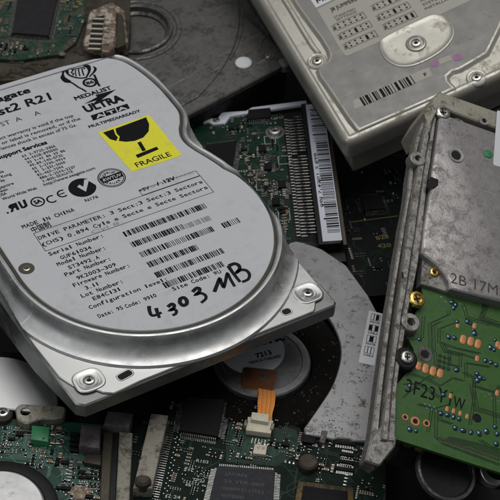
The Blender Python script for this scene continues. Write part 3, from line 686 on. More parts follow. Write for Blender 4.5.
# ================================================================== stained drive, upper middle
nT = Vector((-.06, -.1, 1))
F = hframe((194, 112), (279, 68), -25, nT)
d = thing('hard_drive', 'tarnished grey hard drive with round white sticker and round recess, behind the labelled drive', 'hard drive', F)
pp = lambda x, y, h=0: F.p(x, y, h)
e1 = pp(194, 112); e2 = pp(279, 68)
outT = round_poly([Vector((-22, 0)), Vector((e2.x, 0)), pp(290, 57.5), Vector((pp(290, 57.5).x + 1, 100)), Vector((-22, 100))], [2, 1.5, 2, 2, 2])
cR = pp(136, 31); rR = 15
m = Mesh(); hole = [Vector((cR.x + rR * math.cos(2 * math.pi * i / 40), cR.y + rR * math.sin(2 * math.pi * i / 40))) for i in range(40)]
oo = offset(ccw(outT), -.5); m.poly(oo, 0, (hole,)); m.sweep(outT, [(0, -2.6), (0, -.5), (-.5, 0)], False, True)
lid = build('cover', m, 'cast_dark', d)
m = Mesh(); m.lathe(cR.x, cR.y, [(rR + 1.4, .6), (rR + 1.2, 1.9), (rR + .2, 2.2), (rR - .6, 1.6), (rR - 1.0, -.8), (rR - 2.2, -1.6), (rR - 2.5, -7)], 48, False, False); build('round_recess', m, 'cast_dark', d)
m = Mesh(); m.lathe(cR.x, cR.y, [(rR + 5.2, .68), (rR + 4.8, 1.3), (rR + 3.9, 1.5), (rR + 3.0, 1.2), (rR + 2.6, .68)], 56, False, False); build('outer_ridge', m, 'cast_dark', d)
m = Mesh(); m.lathe(cR.x, cR.y, [(rR - 2.4, -6.8), (rR - 4.6, -6.6), (rR - 5, -5.2), (rR - 6, -5.2), (rR - 6.2, -6.6), (.1, -6.7)], 40); build('dark_recess_floor', m, 'black_plastic', d)  # recess floor coloured black to paint in the hole's dark interior
m = Mesh(); m.sweep(offset(ccw(outT), -1), [(0, -22), (0, -7.2)]); m.sweep(offset(ccw(outT), -1), [(0, -7.4), (0, -2.6)], False, False); hb = build('chassis', m, 'black_plastic', d)
sm_ = smooth([pp(*q) for q in ((231, -30), (236, -6), (239.5, 12), (239, 30), (234, 48), (228, 60), (222, 70), (211, 84), (198, 98))], 5)
lo_ = [Vector((-20, sm_[-1].y - 1)), Vector((-20, 98)), Vector((sm_[0].x, 98))]
m = Mesh(); ol = sm_ + lo_; m.sweep(ol, [(.0, .01), (-.15, .5), (-.5, .7)], False, False); m.poly(offset(ccw(ol), -.5), .7, (hole,)); build('raised_plate', m, 'cast_dark', d)
m = Mesh(); rg = smooth([pp(*q) for q in ((233, -30), (238, -6), (241.5, 12), (241, 30), (236, 48), (230, 60))], 4)
m.sweep([p + Vector((-.2, 0)) for p in rg] + [p + Vector((1.0, .2)) for p in rg[::-1]], [(0, .01), (-.1, .5)], True, False); build('rib', m, 'cast_dark', d)
m = Mesh(); rg = smooth([pp(*q) for q in ((245, -3), (256, 16), (266, 32), (268, 36), (262, 42), (260, 52))], 4)
m.sweep([p + Vector((-.5, 0)) for p in rg] + [p + Vector((.6, .3)) for p in rg[::-1]], [(0, .01), (-.1, .4)], True, False); build('rib', m, 'cast_dark', d)
c = pp(243.5, 63); m = Mesh(); m.lathe(c.x, c.y, [(3.6, .02), (3.55, .35), (3.2, .62), (2.4, .8), (.1, .85)], 32); build('round_sticker', m, 'white_paper', d)
c = pp(268.5, 56.5); m = Mesh(); m.lathe(c.x, c.y, [(2.6, .02), (2.4, .5), (1.5, .4), (1.4, .1), (.1, .05)], 28); build('screw_boss', m, 'cast_dark', d); screw(d, c.x, c.y, .15, 1.3)
c = pp(284, 61.5); m = Mesh(); m.lathe(c.x, c.y, [(2.7, -4), (2.7, -.6), (2.2, .1), (1.3, .2), (.1, .2)], 28); build('corner_post', m, 'cast_rim', d)


# ================================================================== circuit board drive, upper left
F = hframe((13, 36), (49, 39), -14)
u = thing('circuit_board', 'dirty green circuit board with square chip and rusty connector, in the upper left corner', 'circuit board', F)
pp = lambda x, y, h=0: F.p(x, y, h)
po = [pp(*q) for q in ((-50, 57), (20, 60), (60, 54), (76, 42), (85, 20), (88, -40), (-50, -40))]
m = Mesh(); m.prism(ccw(po), -1.6, 0); build('board', m, 'solder_mask_dirty', u, False)
po2 = [pp(*q, -1.7) for q in ((-55, 84), (40, 78), (82, 62), (128, 54), (131, 20), (128, -45), (-55, -45))]
m = Mesh(); m.prism(ccw(po2), -18, -1.7, .8); build('metal_body', m, 'brown_dirt', u)
m = Mesh()
for k in range(26):
    rr = random.Random(k); a = rr.uniform(0, 1); base_ = pp(-10 + a * 95, 72 - a * 12 + rr.uniform(-8, 9), -1.7); s_ = rr.uniform(.6, 1.9)
    m.sweep(smooth([base_ + Vector((math.cos(i * 1.05) * s_ * rr.uniform(.6, 1.3) * 1.6, math.sin(i * 1.05) * s_ * rr.uniform(.5, 1))) for i in range(6)], 2, True), [(.2, -1.75), (0, -1.2), (-s_ * .35, -.9 + s_ * .1)], True, False)
dirt = build('crusted_dirt', m, 'brown_dirt', u); dirt['kind'] = 'stuff'
chipq = [pp(*q) for q in ((12, 37), (49, 40), (58.5, -1), (19, -6))]
traces(u, po, 0, 70, 'trace', .05, 5, .3, (chipq,))
quad_ic('chip', u, chipq, 0, 2.2, 'chip_dusty', (1, 1, 1, 1), .75, .32, 1.5)
m = Mesh(); m.strip([pp(-20, 6), pp(24, -2)], 1.5, .06); build('yellow_wire', m, 'silk_yellow', u, False)
m = Mesh(); cq = [pp(*q) for q in ((83, 50), (90, 16), (112, 7), (124, 15), (128, 47), (110, 54))]
m.sweep(cq, [(0, -1.5), (0, 2.4), (-.5, 2.8)]); con = build('connector', m, 'rusty', u)
m = Mesh(); sh = [pp(*q, 4) for q in ((101, 52), (105, 14), (111, 9), (117, 12), (114, 50), (108, 54))]; m.sweep(round_poly(sh, .8), [(0, 1), (0, 4.6), (-.3, 5)]); build('shell', m, 'rusty', con)
m = Mesh(); sh = [pp(*q, 3) for q in ((117, 14), (123, 17), (126, 46), (116, 50))]; m.sweep(round_poly(sh, .8), [(0, 1), (0, 3.8), (-.3, 4.1)]); build('side_wall', m, 'brown_edge', con)
def gpin(m): m.box(0, 0, 0, 5.4, .75, .6, 0, .12)
gm_ = proto_mesh('connector_pin', gpin, ['cream'])
m = Mesh(); m.poly(ccw([pp(*q, 3) for q in ((88, 50), (93, 17), (104, 15), (101, 52))]), 2.86); build('pin_well', m, 'void', con, False)
for x, y in ((76, 8), (79, 3)):
    c = pp(x, y); m = Mesh(); m.box(c.x, c.y, 0, 2.2, 1.6, .9, 0, .15); build('yellow_block', m, 'silk_yellow', u)
for i in range(7): c = pp(96.5 - i * .9 + 3, 19 + i * 5.0, 3); put('pin', gm_, con, c.x, c.y, 2.7, .08)
for i in range(5): c = pp(105, 20 + i * 6.2, 5); m = Mesh(); m.box(c.x + .6, c.y, 4.95, 2.2, .5, .12, .1); build('slot', m, 'void', con)
uv = [pp(*q) for q in ((0, 56), (20, 59), (60, 53), (76, 41), (85, 18), (87, 0), (0, 0))]
clutter(u, uv, 0, 130, (offset(ccw(chipq), 2.2),), 0, 44)
scatter(u, uv, 0, 46, (offset(ccw(chipq), 2),), a0=.0, seed=4, sc=.9)
for k, (x, y) in enumerate(((62, 54), (40, 51), (70, 28), (5, 54))):
    c = pp(x, y); m = Mesh(); m.lathe(c.x, c.y, [(1.5, .02), (1.4, .25), (.8, .25), (.75, -.2), (.1, -.3)], 20); build('solder_ring', m, 'tin', u)

# ================================================================== circuit board drive behind the waist
F = hframe((334, 244), (316, 110), -30, Vector((-.1, 0, 1)))     # x runs along the pin row, y away to the left
k = thing('hard_drive', 'hard drive with green circuit board, long silver pin row and bluish barcode strip', 'hard drive', F)
pp = lambda x, y, h=0: F.p(x, y, h)
xa = pp(334, 244).x; xb = pp(316, 110).x
ed = lambda x, y: pp(x, y)
po = [ed(*q) for q in ((294, 245), (288, 113), (200, 119))]; yv = po[0].y
bo = [Vector((xa - 4, yv)), Vector((xb - 1, yv - 1)), Vector((xb - 1, 75)), Vector((xa - 4, 75))]
m = Mesh(); m.prism(ccw(bo), -1.5, 0); build('board', m, 'solder_mask', k, False)
cas = [Vector((xa - 8, pp(336, 180).y)), Vector((xb + 2, pp(336, 180).y)), Vector((xb + 3, 76)), Vector((xa - 8, 76))]
m = Mesh(); m.prism(ccw(cas), -18, -1.8, .6); build('casting', m, 'black_plastic', k)
ys = lambda x: pp(x, 180).y
m = Mesh(); m.prism(ccw([Vector((xa - 3, ys(310))), Vector((xb + 1, ys(310))), Vector((xb + 1, ys(332))), Vector((xa - 3, ys(332)))]), -1.4, 3.2, .3)
cn = build('connector', m, 'black_plastic', k)
m = Mesh(); m.poly(ccw([Vector((xa - 1.6, ys(314.5))), Vector((xb, ys(314.5))), Vector((xb, ys(333)) ) , Vector((xa - 1.6, ys(333)))]), 3.26); lb = build('barcode_label', m, 'barcode_blue', cn, False)
m = Mesh(); rnd = random.Random(8); t = xa + 3
while t < xb - 2:
    w_ = rnd.choice((.3, .3, .5, .9)); L0 = ys(320) if rnd.random() < .72 else ys(318)
    m.poly(ccw([Vector((t, L0)), Vector((t + w_, L0)), Vector((t + w_, ys(332.2))), Vector((t, ys(332.2)))]), 3.3); t += w_ + rnd.choice((.35, .5, .8))
build('bars', m, 'ink', lb, False)
m = Mesh(); t = xa + 18
for s_ in ('0BJ 7 4201', '5 09B'): L = len(s_) * 2.0; m.text(s_, Vector((t, ys(319.2))), Vector((t + L, ys(319.2))), 3.3, 1.2, .02); t += L + 3
build('printing', m, 'ink', lb, False)
m = Mesh(); m.prism(ccw([Vector((xa - 3, ys(333.5))), Vector((xb, ys(333.5))), Vector((xb, ys(337.5))), Vector((xa - 3, ys(337.5)))]), -12, 2.2, .3); build('edge_strip', m, 'brown_edge', k)
def pin(m):
    m.box(0, .6, .05, .62, 2.7, .3, 0, .06); m.box(0, -1.3, .4, .5, 1.3, 1.4); m.box(0, -2.9, 1.5, .5, 2.4, .4, 0, .08)
pm = proto_mesh('pin', pin, ['tin']); npn = 40; xs0 = pp(308, 236).x; xs1 = pp(298, 120).x
for i in range(npn):
    if i == 26: continue
    x = xs0 + (xs1 - xs0) * i / (npn - 1)
    put('pin', pm, k, x, ys(299.5) + (.25 if i % 2 else -.1), 0)
def jpin(m): m.box(0, 0, .02, .7, 1.6, .34, 0, .1)
jm = proto_mesh('short_pin', jpin, ['tin'])
for i in range(npn): put('solder_foot', jm, k, xs0 + (xs1 - xs0) * i / (npn - 1) + .55, ys(292.5), 0)
icq = [pp(*q) for q in ((232, 176), (237, 143), (206, 147), (196, 172))]
scr = pp(275, 132.5); keep = (rect(scr.x, scr.y, 9, 9), icq, rect((xa + xb) / 2, ys(303), 200, 10), rect((xa + xb) / 2, ys(322), 200, 12))
vis = [pp(*q) for q in ((290, 240), (287, 114), (205, 116), (225, 160), (262, 195), (285, 242))]
traces(k, vis, 0, 60, 'trace', 0, 9, .3, keep)
quad_ic('chip', k, ccw(icq), 0, 1.6, 'chip', (1, 1, 1, 1), .8)
quad_ic('chip', k, ccw([pp(*q) for q in ((256, 156), (258, 145), (250, 145), (247, 156))]), 0, 1.3, 'solder_mask', (1, 0, 1, 0), .9)
for q in (((271, 120), (271, 110), (248, 112), (247, 122)),): quad_ic('chip', k, ccw([pp(*v) for v in q]), 0, 1.5, 'chip', (0, 1, 0, 1), .9)
m = Mesh(); m.lathe(scr.x, scr.y, [(4.2, .03), (4.0, .25), (.1, .3)], 28); build('solder_ring', m, 'tin', k); screw(k, scr.x, scr.y, .4, 2.9, 'steel', 'cross', .4)
scatter(k, vis, 0, 98, keep, a0=0, seed=11, gap=2.2, sc=.95); clutter(k, vis, 0, 330, keep, 0, 12)
for x, y in ((268, 168), (276, 203), (262, 150), (282, 186)):
    c = pp(x, y); h_ = (3.2, 2.2); quad_ic('small_chip', k, rect(c.x, c.y, 4.4, 3.2), 0, 1.2, 'chip', (1, 0, 1, 0), .9, .35, 1.1)
m = Mesh()
for x, y, w_ in ((270, 140, 5), (262, 185, 6), (284, 215, 6), (284, 160, 5)):
    c = pp(x, y); m.strip(rect(c.x, c.y, w_, 4.5), .22, .05, True)
build('silkscreen', m, 'silk', k, False)
# bright bent bracket along the rear edge
m = Mesh(); br = [pp(*q, 1) for q in ((192, 124), (192, 118), (205, 116.5), (209, 119.5), (218, 118.5), (222, 113), (246, 111.5), (252, 108), (306, 101), (307, 104.5), (262, 111.5), (230, 117), (225, 124), (213, 125), (208, 122.5))]
m.prism(ccw(br), .2, 1.4, .2); bk = build('bracket', m, 'barcode_blue', k); c = pp(216.5, 121, 1); screw(bk, c.x, c.y, 1.3, 1.5)

# ================================================================== dark board deep in the gap
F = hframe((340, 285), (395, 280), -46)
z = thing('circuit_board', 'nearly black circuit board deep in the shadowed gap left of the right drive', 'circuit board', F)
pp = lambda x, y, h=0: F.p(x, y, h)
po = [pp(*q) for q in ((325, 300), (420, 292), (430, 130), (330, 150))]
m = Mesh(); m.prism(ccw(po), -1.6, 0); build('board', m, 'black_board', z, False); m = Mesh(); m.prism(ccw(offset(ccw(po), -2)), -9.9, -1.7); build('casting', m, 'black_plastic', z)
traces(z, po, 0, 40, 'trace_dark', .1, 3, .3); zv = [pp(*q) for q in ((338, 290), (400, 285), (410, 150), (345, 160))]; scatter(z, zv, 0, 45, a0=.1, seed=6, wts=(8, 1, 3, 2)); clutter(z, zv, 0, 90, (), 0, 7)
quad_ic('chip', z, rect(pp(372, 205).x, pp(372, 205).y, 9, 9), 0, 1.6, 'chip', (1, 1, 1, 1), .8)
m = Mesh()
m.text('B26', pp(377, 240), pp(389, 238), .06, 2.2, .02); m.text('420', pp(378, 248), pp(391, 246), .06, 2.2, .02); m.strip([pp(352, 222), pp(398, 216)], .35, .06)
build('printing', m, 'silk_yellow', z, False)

# ================================================================== drive with grey plate, motor and dark board, lower middle
F = hframe((182, 440), (222, 448), -25)
j = thing('hard_drive', 'hard drive with grey zinc plate, round motor, copper ribbon and dark circuit board', 'hard drive', F)
pp = lambda x, y, h=0: F.p(x, y, h)
c0 = pp(262, 360); RD = 29.0
m = Mesh(); ho = [pp(*q, -2) for q in ((112, 300), (300, 240), (345, 262), (392, 330), (386, 520), (112, 520))]
m.prism(ccw(ho), -22, -4.2, .5); build('casting', m, 'black_plastic', j)
arcp = [pp(*q) for q in ((304, 428), (318, 408), (331, 388), (338, 370), (341, 352), (338, 336), (330, 320), (318, 306), (300, 297), (280, 292), (262, 290))]
outl = [pp(*q) for q in ((262, 268), (286, 247), (290, 242.5), (296, 241), (304, 242.6), (322, 249), (346, 265), (368, 295), (392, 340), (386, 420), (366, 441), (353, 440.5), (350, 438.5), (338, 438), (333, 439.2), (322, 436.5), (305, 434.5))]
m = Mesh(); m.sweep(smooth(arcp, 3) + outl[::1], [(0, -1.4), (0, -.35), (-.35, 0)]); build('plate', m, 'plate_grey', j)
m = Mesh(); m.lathe(c0.x, c0.y, [(RD + 2.5, -3.9), (RD + 1, -1.7), (RD - 2, -1.2), (18, -1.5), (17.4, -2.6), (.1, -2.7)], 72)
rg = build('dirt_ring', m, 'rubble', j)
m = Mesh(); rnd = random.Random(5)
for i in range(260):
    a = rnd.uniform(-1.9, 1.7); r = rnd.uniform(19, RD + .5); s_ = rnd.choice((.12, .15, .2, .25, .5)) * rnd.uniform(.7, 1.2); m.dome(c0.x + r * math.cos(a), c0.y + r * math.sin(a), -1.5, s_, s_ * .9, 6, 2)
for i in range(150):
    cx_, cy_, sd_ = rnd.choice(((338, 420, 9), (352, 395, 10), (322, 428, 6), (362, 375, 6))); px, py = rnd.gauss(cx_, sd_), min(433, rnd.gauss(cy_, sd_)); o = pp(px, py, 0)
    if (o - c0).length > RD + 1.5: s_ = rnd.uniform(.07, .3) ** 1.1; m.dome(o.x, o.y, 0, s_, s_ * .6, 6, 2)
gr = build('grit', m, 'brown_dirt', j); gr['kind'] = 'stuff'
m = Mesh(); m.lathe(c0.x, c0.y, [(17.2, -2.5), (17.2, -.2), (16.7, .3), (14.4, .45), (14.1, .15), (12.5, .1), (.1, .1)], 64); hb = build('spindle_motor', m, 'hub_grey', j)
lc = pp(252, 350); m = Mesh(); m.lathe(lc.x, lc.y, [(11.6, .14), (11.6, .2), (.1, .2)], 48); ml = build('motor_label', m, 'white_paper', hb, False)
m = Mesh(); m.text('DYNAMIC', pp(247, 349), pp(285, 340), .24, 2.4, .07); m.text('7213', pp(257, 358.5), pp(272, 354.5), .24, 2.2, .03); m.text('MADE IN THAILAND', pp(250, 364.5), pp(281, 357.5), .24, 1.3, .02)
build('printing', m, 'ink', ml, False)
m = Mesh(); fx = round_poly([pp(*q, .5) for q in ((241, 388.5), (273, 392.5), (277.5, 370), (243, 367))], 1.2); m.prism(fx, .3, .6, .1); fp = build('flex_patch', m, 'flex', j)
for i, q in enumerate((((245, 377), (251, 378), (251, 373.5), (246, 373)), ((260, 379), (267, 380), (267, 375), (260, 374)), ((247, 386), (254, 387), (254, 380), (248, 379)), ((258, 388), (265, 389), (265, 382), (258, 381)))): m = Mesh(); m.poly(ccw([pp(*v, .6) for v in q]), .66); build('solder_pad', m, 'tin' if i < 2 else 'flex', fp, False)
# copper ribbon: four strands hanging from the patch to the socket
pts = ((266.5, 390, .7), (267, 396, 1.9), (266, 404, 2.0), (265, 412, 1.2), (264, 424, .2))
for i in range(4):
    m = Mesh(); rows = []
    for (x, y, h) in pts:
        cc = pp(x, y, h); wd = 3.0 if y < 406 else 2.6
        o = cc.x - wd + (i + .5) * wd / 2; rows.append([m.v(o - wd * .235, cc.y, h), m.v(o, cc.y, h + .3), m.v(o + wd * .235, cc.y, h), m.v(o, cc.y, h - .2)])
    for r0, r1 in zip(rows, rows[1:]):
        for q in range(4): m.face((r0[q], r1[q], r1[(q + 1) % 4], r0[(q + 1) % 4]))
    m.face(rows[0]); m.face(rows[-1][::-1]); bmesh.ops.recalc_face_normals(m.bm, faces=m.bm.faces[:]); build('copper_strand', m, 'copper', j)
# board
ZB = -1.6; q_ = lambda x, y: F.p(x, y, ZB)
bo = [q_(*q) for q in ((135, 420), (165, 398), (250, 400), (268, 418), (300, 428), (304, 437), (378, 444), (386, 470), (380, 530), (118, 530))]
m = Mesh(); m.prism(ccw(bo), ZB - 1.5, ZB); bd = build('board', m, 'solder_mask_dark', j, False)
lite = [q_(*q) for q in ((226, 425), (250, 416), (296, 430), (302, 452), (276, 466), (226, 462))]
cbar = [q_(*q) for q in ((133, 497), (152, 497), (168, 424), (151, 422))]
qfp = [q_(*q) for q in ((179, 434), (218, 440), (225, 403), (184, 402))]
chp2 = [q_(*q) for q in ((206, 515), (272, 522), (275, 473), (217, 468.5))]
chp3 = [q_(*q) for q in ((290, 530), (354, 534), (353, 490), (298, 483))]
sock = [q_(*q) for q in ((245.5, 434.5), (270.5, 438), (273, 425), (247.5, 421))]
keep = (cbar, offset(ccw(qfp), 2), offset(ccw(chp2), 1.8), offset(ccw(chp3), .6), offset(ccw(sock), 1))
traces(j, lite, ZB, 60, 'trace', 0, 12, .28, keep); traces(j, bo, ZB, 110, 'trace_dark', 0, 13, .28, keep)
m = Mesh(); m.poly(ccw(lite), ZB + .012); build('green_field', m, 'solder_mask', bd, False)
quad_ic('chip', j, qfp, ZB, 1.8, 'chip', (1, 1, 1, 1), .62, .3, 1.6)
quad_ic('chip', j, chp2, ZB, 1.9, 'chip_blue', (1, 1, 1, 1), .62, .3, 1.4, ('JAPAN', '23 YEE 080', '0080Y3117ES1', '03200', '6432616'), 'dark_print', 1.3)
m = Mesh(); m.prism(ccw(chp3), ZB, ZB + 1.2, .2); gx = build('gold_trimmed_chip', m, 'gold', j); m = Mesh(); m.prism(offset(ccw(chp3), -1.9), ZB + 1.15, ZB + 1.5, .15); build('chip_face', m, 'chip', gx)
m = Mesh(); m.prism(sock, ZB, ZB + 2.4, .25); sk = build('ribbon_socket', m, 'cream', j)
m = Mesh(); m.prism(offset(ccw([q_(*q) for q in ((250, 427), (268, 430), (269, 421.5), (251, 419))]), -.1), ZB + 2.3, ZB + 4.0, .25); build('latch', m, 'cream', sk)
for s_ in ((245.5, 428), (271.8, 431.5)): c = q_(*s_); m = Mesh(); m.box(c.x, c.y, ZB, 1.1, 2.6, 2.9, 0, .15); build('ear', m, 'old_cream', sk)
def fp_(m): m.box(0, 0, 0, .32, 2.4, .22)
fm = proto_mesh('fine_pin', fp_, ['tin'])
for i in range(5): c = q_(252 + i * 3.2, 441 + i * .5); put('pin', fm, j, c.x, c.y, ZB + .05, 0)
m = Mesh(); w4 = [q_(*q) for q in ((252.5, 456), (265.5, 457.5), (267, 448), (254.5, 446.5))]; m.prism(ccw(w4), ZB, ZB + 1.5, .2); wb = build('small_block', m, 'cream', j)
m = Mesh(); m.text('47 20', q_(256, 453) + Vector((0, .6)), q_(264, 454) + Vector((0, .6)), ZB + 1.53, 1.2, .02, snap=False); build('printing', m, 'faded_ink', wb, False)
m = Mesh(); m.prism(cbar, ZB, ZB + 4.6, .3); cb = build('cable_socket', m, 'old_cream', j)
bl = q_(143, 492); m = Mesh(); m.sweep(smooth([bl + Vector((math.cos(i) * 2.8, math.sin(i) * 2.4)) for i in range(6)], 3, True), [(0, ZB + 3), (-.1, ZB + 6), (-.8, ZB + 6.8)]); build('burnt_tab', m, 'brown_dirt', cb)
def cp(m): m.box(0, 0, 0, 2.0, .3, .25); m.box(-.9, 0, .2, .3, .28, 1.3)
cm_ = proto_mesh('socket_pin', cp, ['tin'])
for i in range(30):
    t = i / 29; c = q_(171.5 - 15.5 * t, 428 + 69 * t); put('pin', cm_, j, c.x, c.y, ZB + .03, 0)
def ball(m): m.dome(0, 0, 0, .38, .25, 8, 2)
bm_ = proto_mesh('via_pad', ball, ['tin'])
for i in range(26):
    t = i / 25; c = q_(178 - 15 * t + (3 if i % 2 else 0), 432 + 64 * t); put('via_pad', bm_, j, c.x, c.y, ZB)
for (x0, y0, x1, y1, n) in ((335, 443.5, 354, 446, 8), (341, 455, 352.5, 457, 6), (340, 462.5, 352, 464.5, 6), (336, 469.5, 353, 472, 8)):
    m = Mesh(); a, b_ = q_(x0, y0), q_(x1, y1); mid = (a + b_) / 2; an = math.atan2((b_ - a).y, (b_ - a).x)
    m.box(mid.x, mid.y + .2, ZB, (b_ - a).length + .8, 1.3, .9, an, .12); ar = build('resistor_array', m, 'chip', j); m = Mesh()
    for i in range(n):
        p = a.lerp(b_, (i + .5) / n)
        for s_ in (-1, 1): m.box(p.x - s_ * math.sin(an) * 1.3, p.y + .2 + s_ * 1.3, ZB + .02, .55, 1.3, .3, an)
    build('leads', m, 'tin', ar)
c = q_(308, 466); m = Mesh(); m.lathe(c.x, c.y, [(3.3, ZB), (3.3, ZB + 2.2), (2.7, ZB + 2.9), (1.3, ZB + 3.1), (.1, ZB + 3.1)], 28); build('round_capacitor', m, 'brown_dirt', j)
c = q_(323, 440); m = Mesh(); m.box(c.x, c.y, ZB, 2.0, 5.2, 2.0, 0, .3); build('crystal', m, 'grey_box', j)
c = q_(309, 439); m = Mesh(); m.box(c.x, c.y - 1, ZB, 4.6, 3.2, 1.4, 0, .2); build('chip', m, 'chip', j)
clutter(j, bo, ZB, 360, keep + (rect(q_(308, 466).x, q_(308, 466).y, 8, 8),), 0, 20, .3, .75)
scatter(j, lite, ZB, 26, keep, a0=0, seed=21, sc=.95)
scatter(j, [q_(*q) for q in ((298, 440), (330, 442), (334, 480), (296, 480))], ZB, 26, keep + (rect(q_(308, 466).x, q_(308, 466).y, 8, 8),), a0=0, seed=22, gap=1.9, sc=.9)
scatter(j, [q_(*q) for q in ((180, 446), (226, 452), (212, 500), (166, 500))], ZB, 28, keep, a0=0, seed=23, gap=2.2, sc=.8)
scatter(j, [q_(*q) for q in ((355, 446), (378, 448), (376, 500), (356, 500))], ZB, 12, keep, a0=0, seed=24, gap=2.2, sc=.9)
m = Mesh()
for t, x, y in (('C42', 184, 470), ('TP21', 192, 481), ('R103', 196, 462), ('J2 24', 165, 497), ('U7', 204, 478)): m.text(t, q_(x, y), q_(x + len(t) * 3, y + len(t) * .45), ZB + .09, 1.3, .01, snap=False)
build('silkscreen', m, 'silk', bd, False)
# jumper sticker on the plate
m = Mesh(); stq = [pp(*q) for q in ((358.5, 362.5), (374.5, 366), (383, 314), (369, 310.5))]; m.prism(stq, .02, .12); js = build('jumper_sticker', m, 'white_paper', j, False)
m = Mesh(); ux = (stq[1] - stq[0]); uy = (stq[3] - stq[0]); J = lambda a, b_: stq[0] + ux * a + uy * b_
for i, (fill) in enumerate(((), (.5,), (.3, .7), (.62,))):
    b_ = .2 + i * .21
    for a in (.3, .5, .7): m.strip([J(a - .09, b_), J(a + .09, b_), J(a + .09, b_ + .12), J(a - .09, b_ + .12)], .18, .14, True)
    for a in fill: m.poly([J(a - .1, b_ + .01), J(a + .1, b_ + .01), J(a + .1, b_ + .11), J(a - .1, b_ + .11)], .16)
    m.text('MASTER' if i % 2 else 'CABLE', J(.2, b_ - .055), J(.82, b_ - .055), .15, 1.0, .02, snap=False)
build('printing', m, 'ink', js, False)

# ================================================================== open drive, lower left
F = hframe((20, 418), (100, 424), -26)
g_ = thing('hard_drive', 'opened hard drive with bright metal disc, grey bracket and green circuit board, lower left corner', 'hard drive', F)
pp = lambda x, y, h=0: F.p(x, y, h)
po = [pp(*q) for q in ((-60, 416), (60, 421), (104, 425), (104, 540), (-60, 540))]
m = Mesh(); m.prism(ccw(po), -1.6, 0); build('board', m, 'solder_mask_pale', g_, False)
cas = [pp(*q, -2) for q in ((-60, 352), (60, 352), (106, 425), (106, 540), (-60, 540))]
m = Mesh(); m.prism(ccw(cas), -20, -1.8, .5); build('casting', m, 'black_plastic', g_)
c = pp(-8, 405, 3); ch = [c + Vector((22 * math.cos(math.radians(a)), 22 * math.sin(math.radians(a)))) for a in range(-4, 186, 5)]
m = Mesh(); m.sweep(ch, [(0, 1.4), (0, 2.6), (-.4, 2.9)]); build('disc', m, 'hub_alu', g_)
m = Mesh(); m.prism(offset(ccw(ch), -2), -1.7, 1.4); build('disc_hub', m, 'black_plastic', g_)
c2 = pp(-3, 508, 2); m = Mesh(); m.lathe(c2.x, c2.y, [(19.6, .05), (19.4, 1.0), (18.4, 1.5), (15.4, 1.5), (15.0, .9)], 64, False, False); build('rotor_ring', m, 'black_plastic', g_)
m = Mesh(); m.lathe(c2.x, c2.y, [(15.2, .06), (15.0, 1.6), (14.4, 2.0), (.1, 2.1)], 64); build('rotor_cap', m, 'cover_alu', g_)
# bracket arm with hole
hz = 3.4; bro = round_poly([pp(*q, hz) for q in ((17, 420), (15, 408), (20, 403.4), (38, 404.5), (62, 405.5), (66, 407.5), (64, 417), (54, 419), (42, 418.5), (34, 421), (27, 424))], 1.2)
hc = pp(25.5, 411.5, hz); hl = [hc + Vector((1.75 * math.cos(i * math.pi / 10), 1.75 * math.sin(i * math.pi / 10))) for i in range(20)]
m = Mesh(); m.poly(offset(ccw(bro), -.4), hz, (hl,)); m.sweep(bro, [(0, .1), (0, hz - .4), (-.4, hz)], False, False); m.lathe(hc.x, hc.y, [(1.75, hz), (1.7, .4), (.1, .35)], 20); br = build('bracket', m, 'cast_beige', g_)
m = Mesh(); m.lathe(hc.x, hc.y, [(1.65, .5), (.05, .52)], 20, False, False); build('hole', m, 'void', br, False)
c = pp(3, 414, 2); m = Mesh(); m.lathe(c.x, c.y, [(3.2, .1), (3.2, 2.0), (2.5, 2.6), (.1, 2.6)], 24); build('screw_post', m, 'brown_dirt', g_); screw(g_, c.x, c.y, 2.5, 2.1)
gq = [pp(*q) for q in ((31, 445), (49, 447.5), (50, 432.5), (32.5, 431))]; m = Mesh(); m.prism(gq, 0, 3.0, .25); gb = build('green_block', m, 'green_block', g_)
cdt = pp(43.5, 438.5, 3); m = Mesh(); m.dome(cdt.x, cdt.y, 3.0, .35, .1, 10, 2); build('dimple', m, 'void', gb)
for y0 in (434.5, 443):
    for i in range(2): c = pp(53 + i * 5, y0 + .4, 0); m = Mesh(); m.box(c.x, c.y, .02, 2.3, .9, .5, -.02, .1); build('lead', m, 'tin', gb)
bq = [pp(*q) for q in ((79, 454), (100, 456), (101, 434), (82, 432.5))]; m = Mesh(); m.prism(bq, 0, 4.2, .5); build('crystal', m, 'grey_box', g_)
mq = [pp(*q) for q in ((84, 466), (101, 469), (101.5, 458.5), (86, 457.5))]; m = Mesh(); m.prism(mq, 0, 2, .3); build('clamp', m, 'brown_edge', g_)
for i in range(4): c = pp(74.5, 436 + i * 5.2, 0); m = Mesh(); m.box(c.x, c.y, .05, 3.0, 1.4, 1.2, -.02, .15); o = build('diode', m, 'chip', g_)
keep = (gq, bq, mq, rect(c2.x, c2.y, 36, 36), rect(c.x, c.y + 5, 7, 12))
keep = keep + ([c2 + Vector((20.5 * math.cos(i * .4), 20.5 * math.sin(i * .4))) for i in range(16)],)
vis = [pp(*q) for q in ((0, 426), (103, 428), (103, 505), (0, 505))]
traces(g_, vis, 0, 170, 'trace_pale', -.02, 31, .3, keep); clutter(g_, vis, 0, 220, keep, 0, 33)
scatter(g_, vis, 0, 66, keep, kinds=('resistor', 'capacitor', 'transistor', 'solder_joint'), wts=(4, 2, 3, 5), a0=-.02, seed=32, gap=2.5, sc=1.0)
c = pp(80, 493); m = Mesh(); m.sweep(smooth([c + Vector((math.cos(i) * 4, math.sin(i) * 3.2)) for i in range(6)], 3, True), [(0, .02), (-.6, .5), (-1.5, .6)], True, False); build('rust_patch', m, 'rusty', g_)
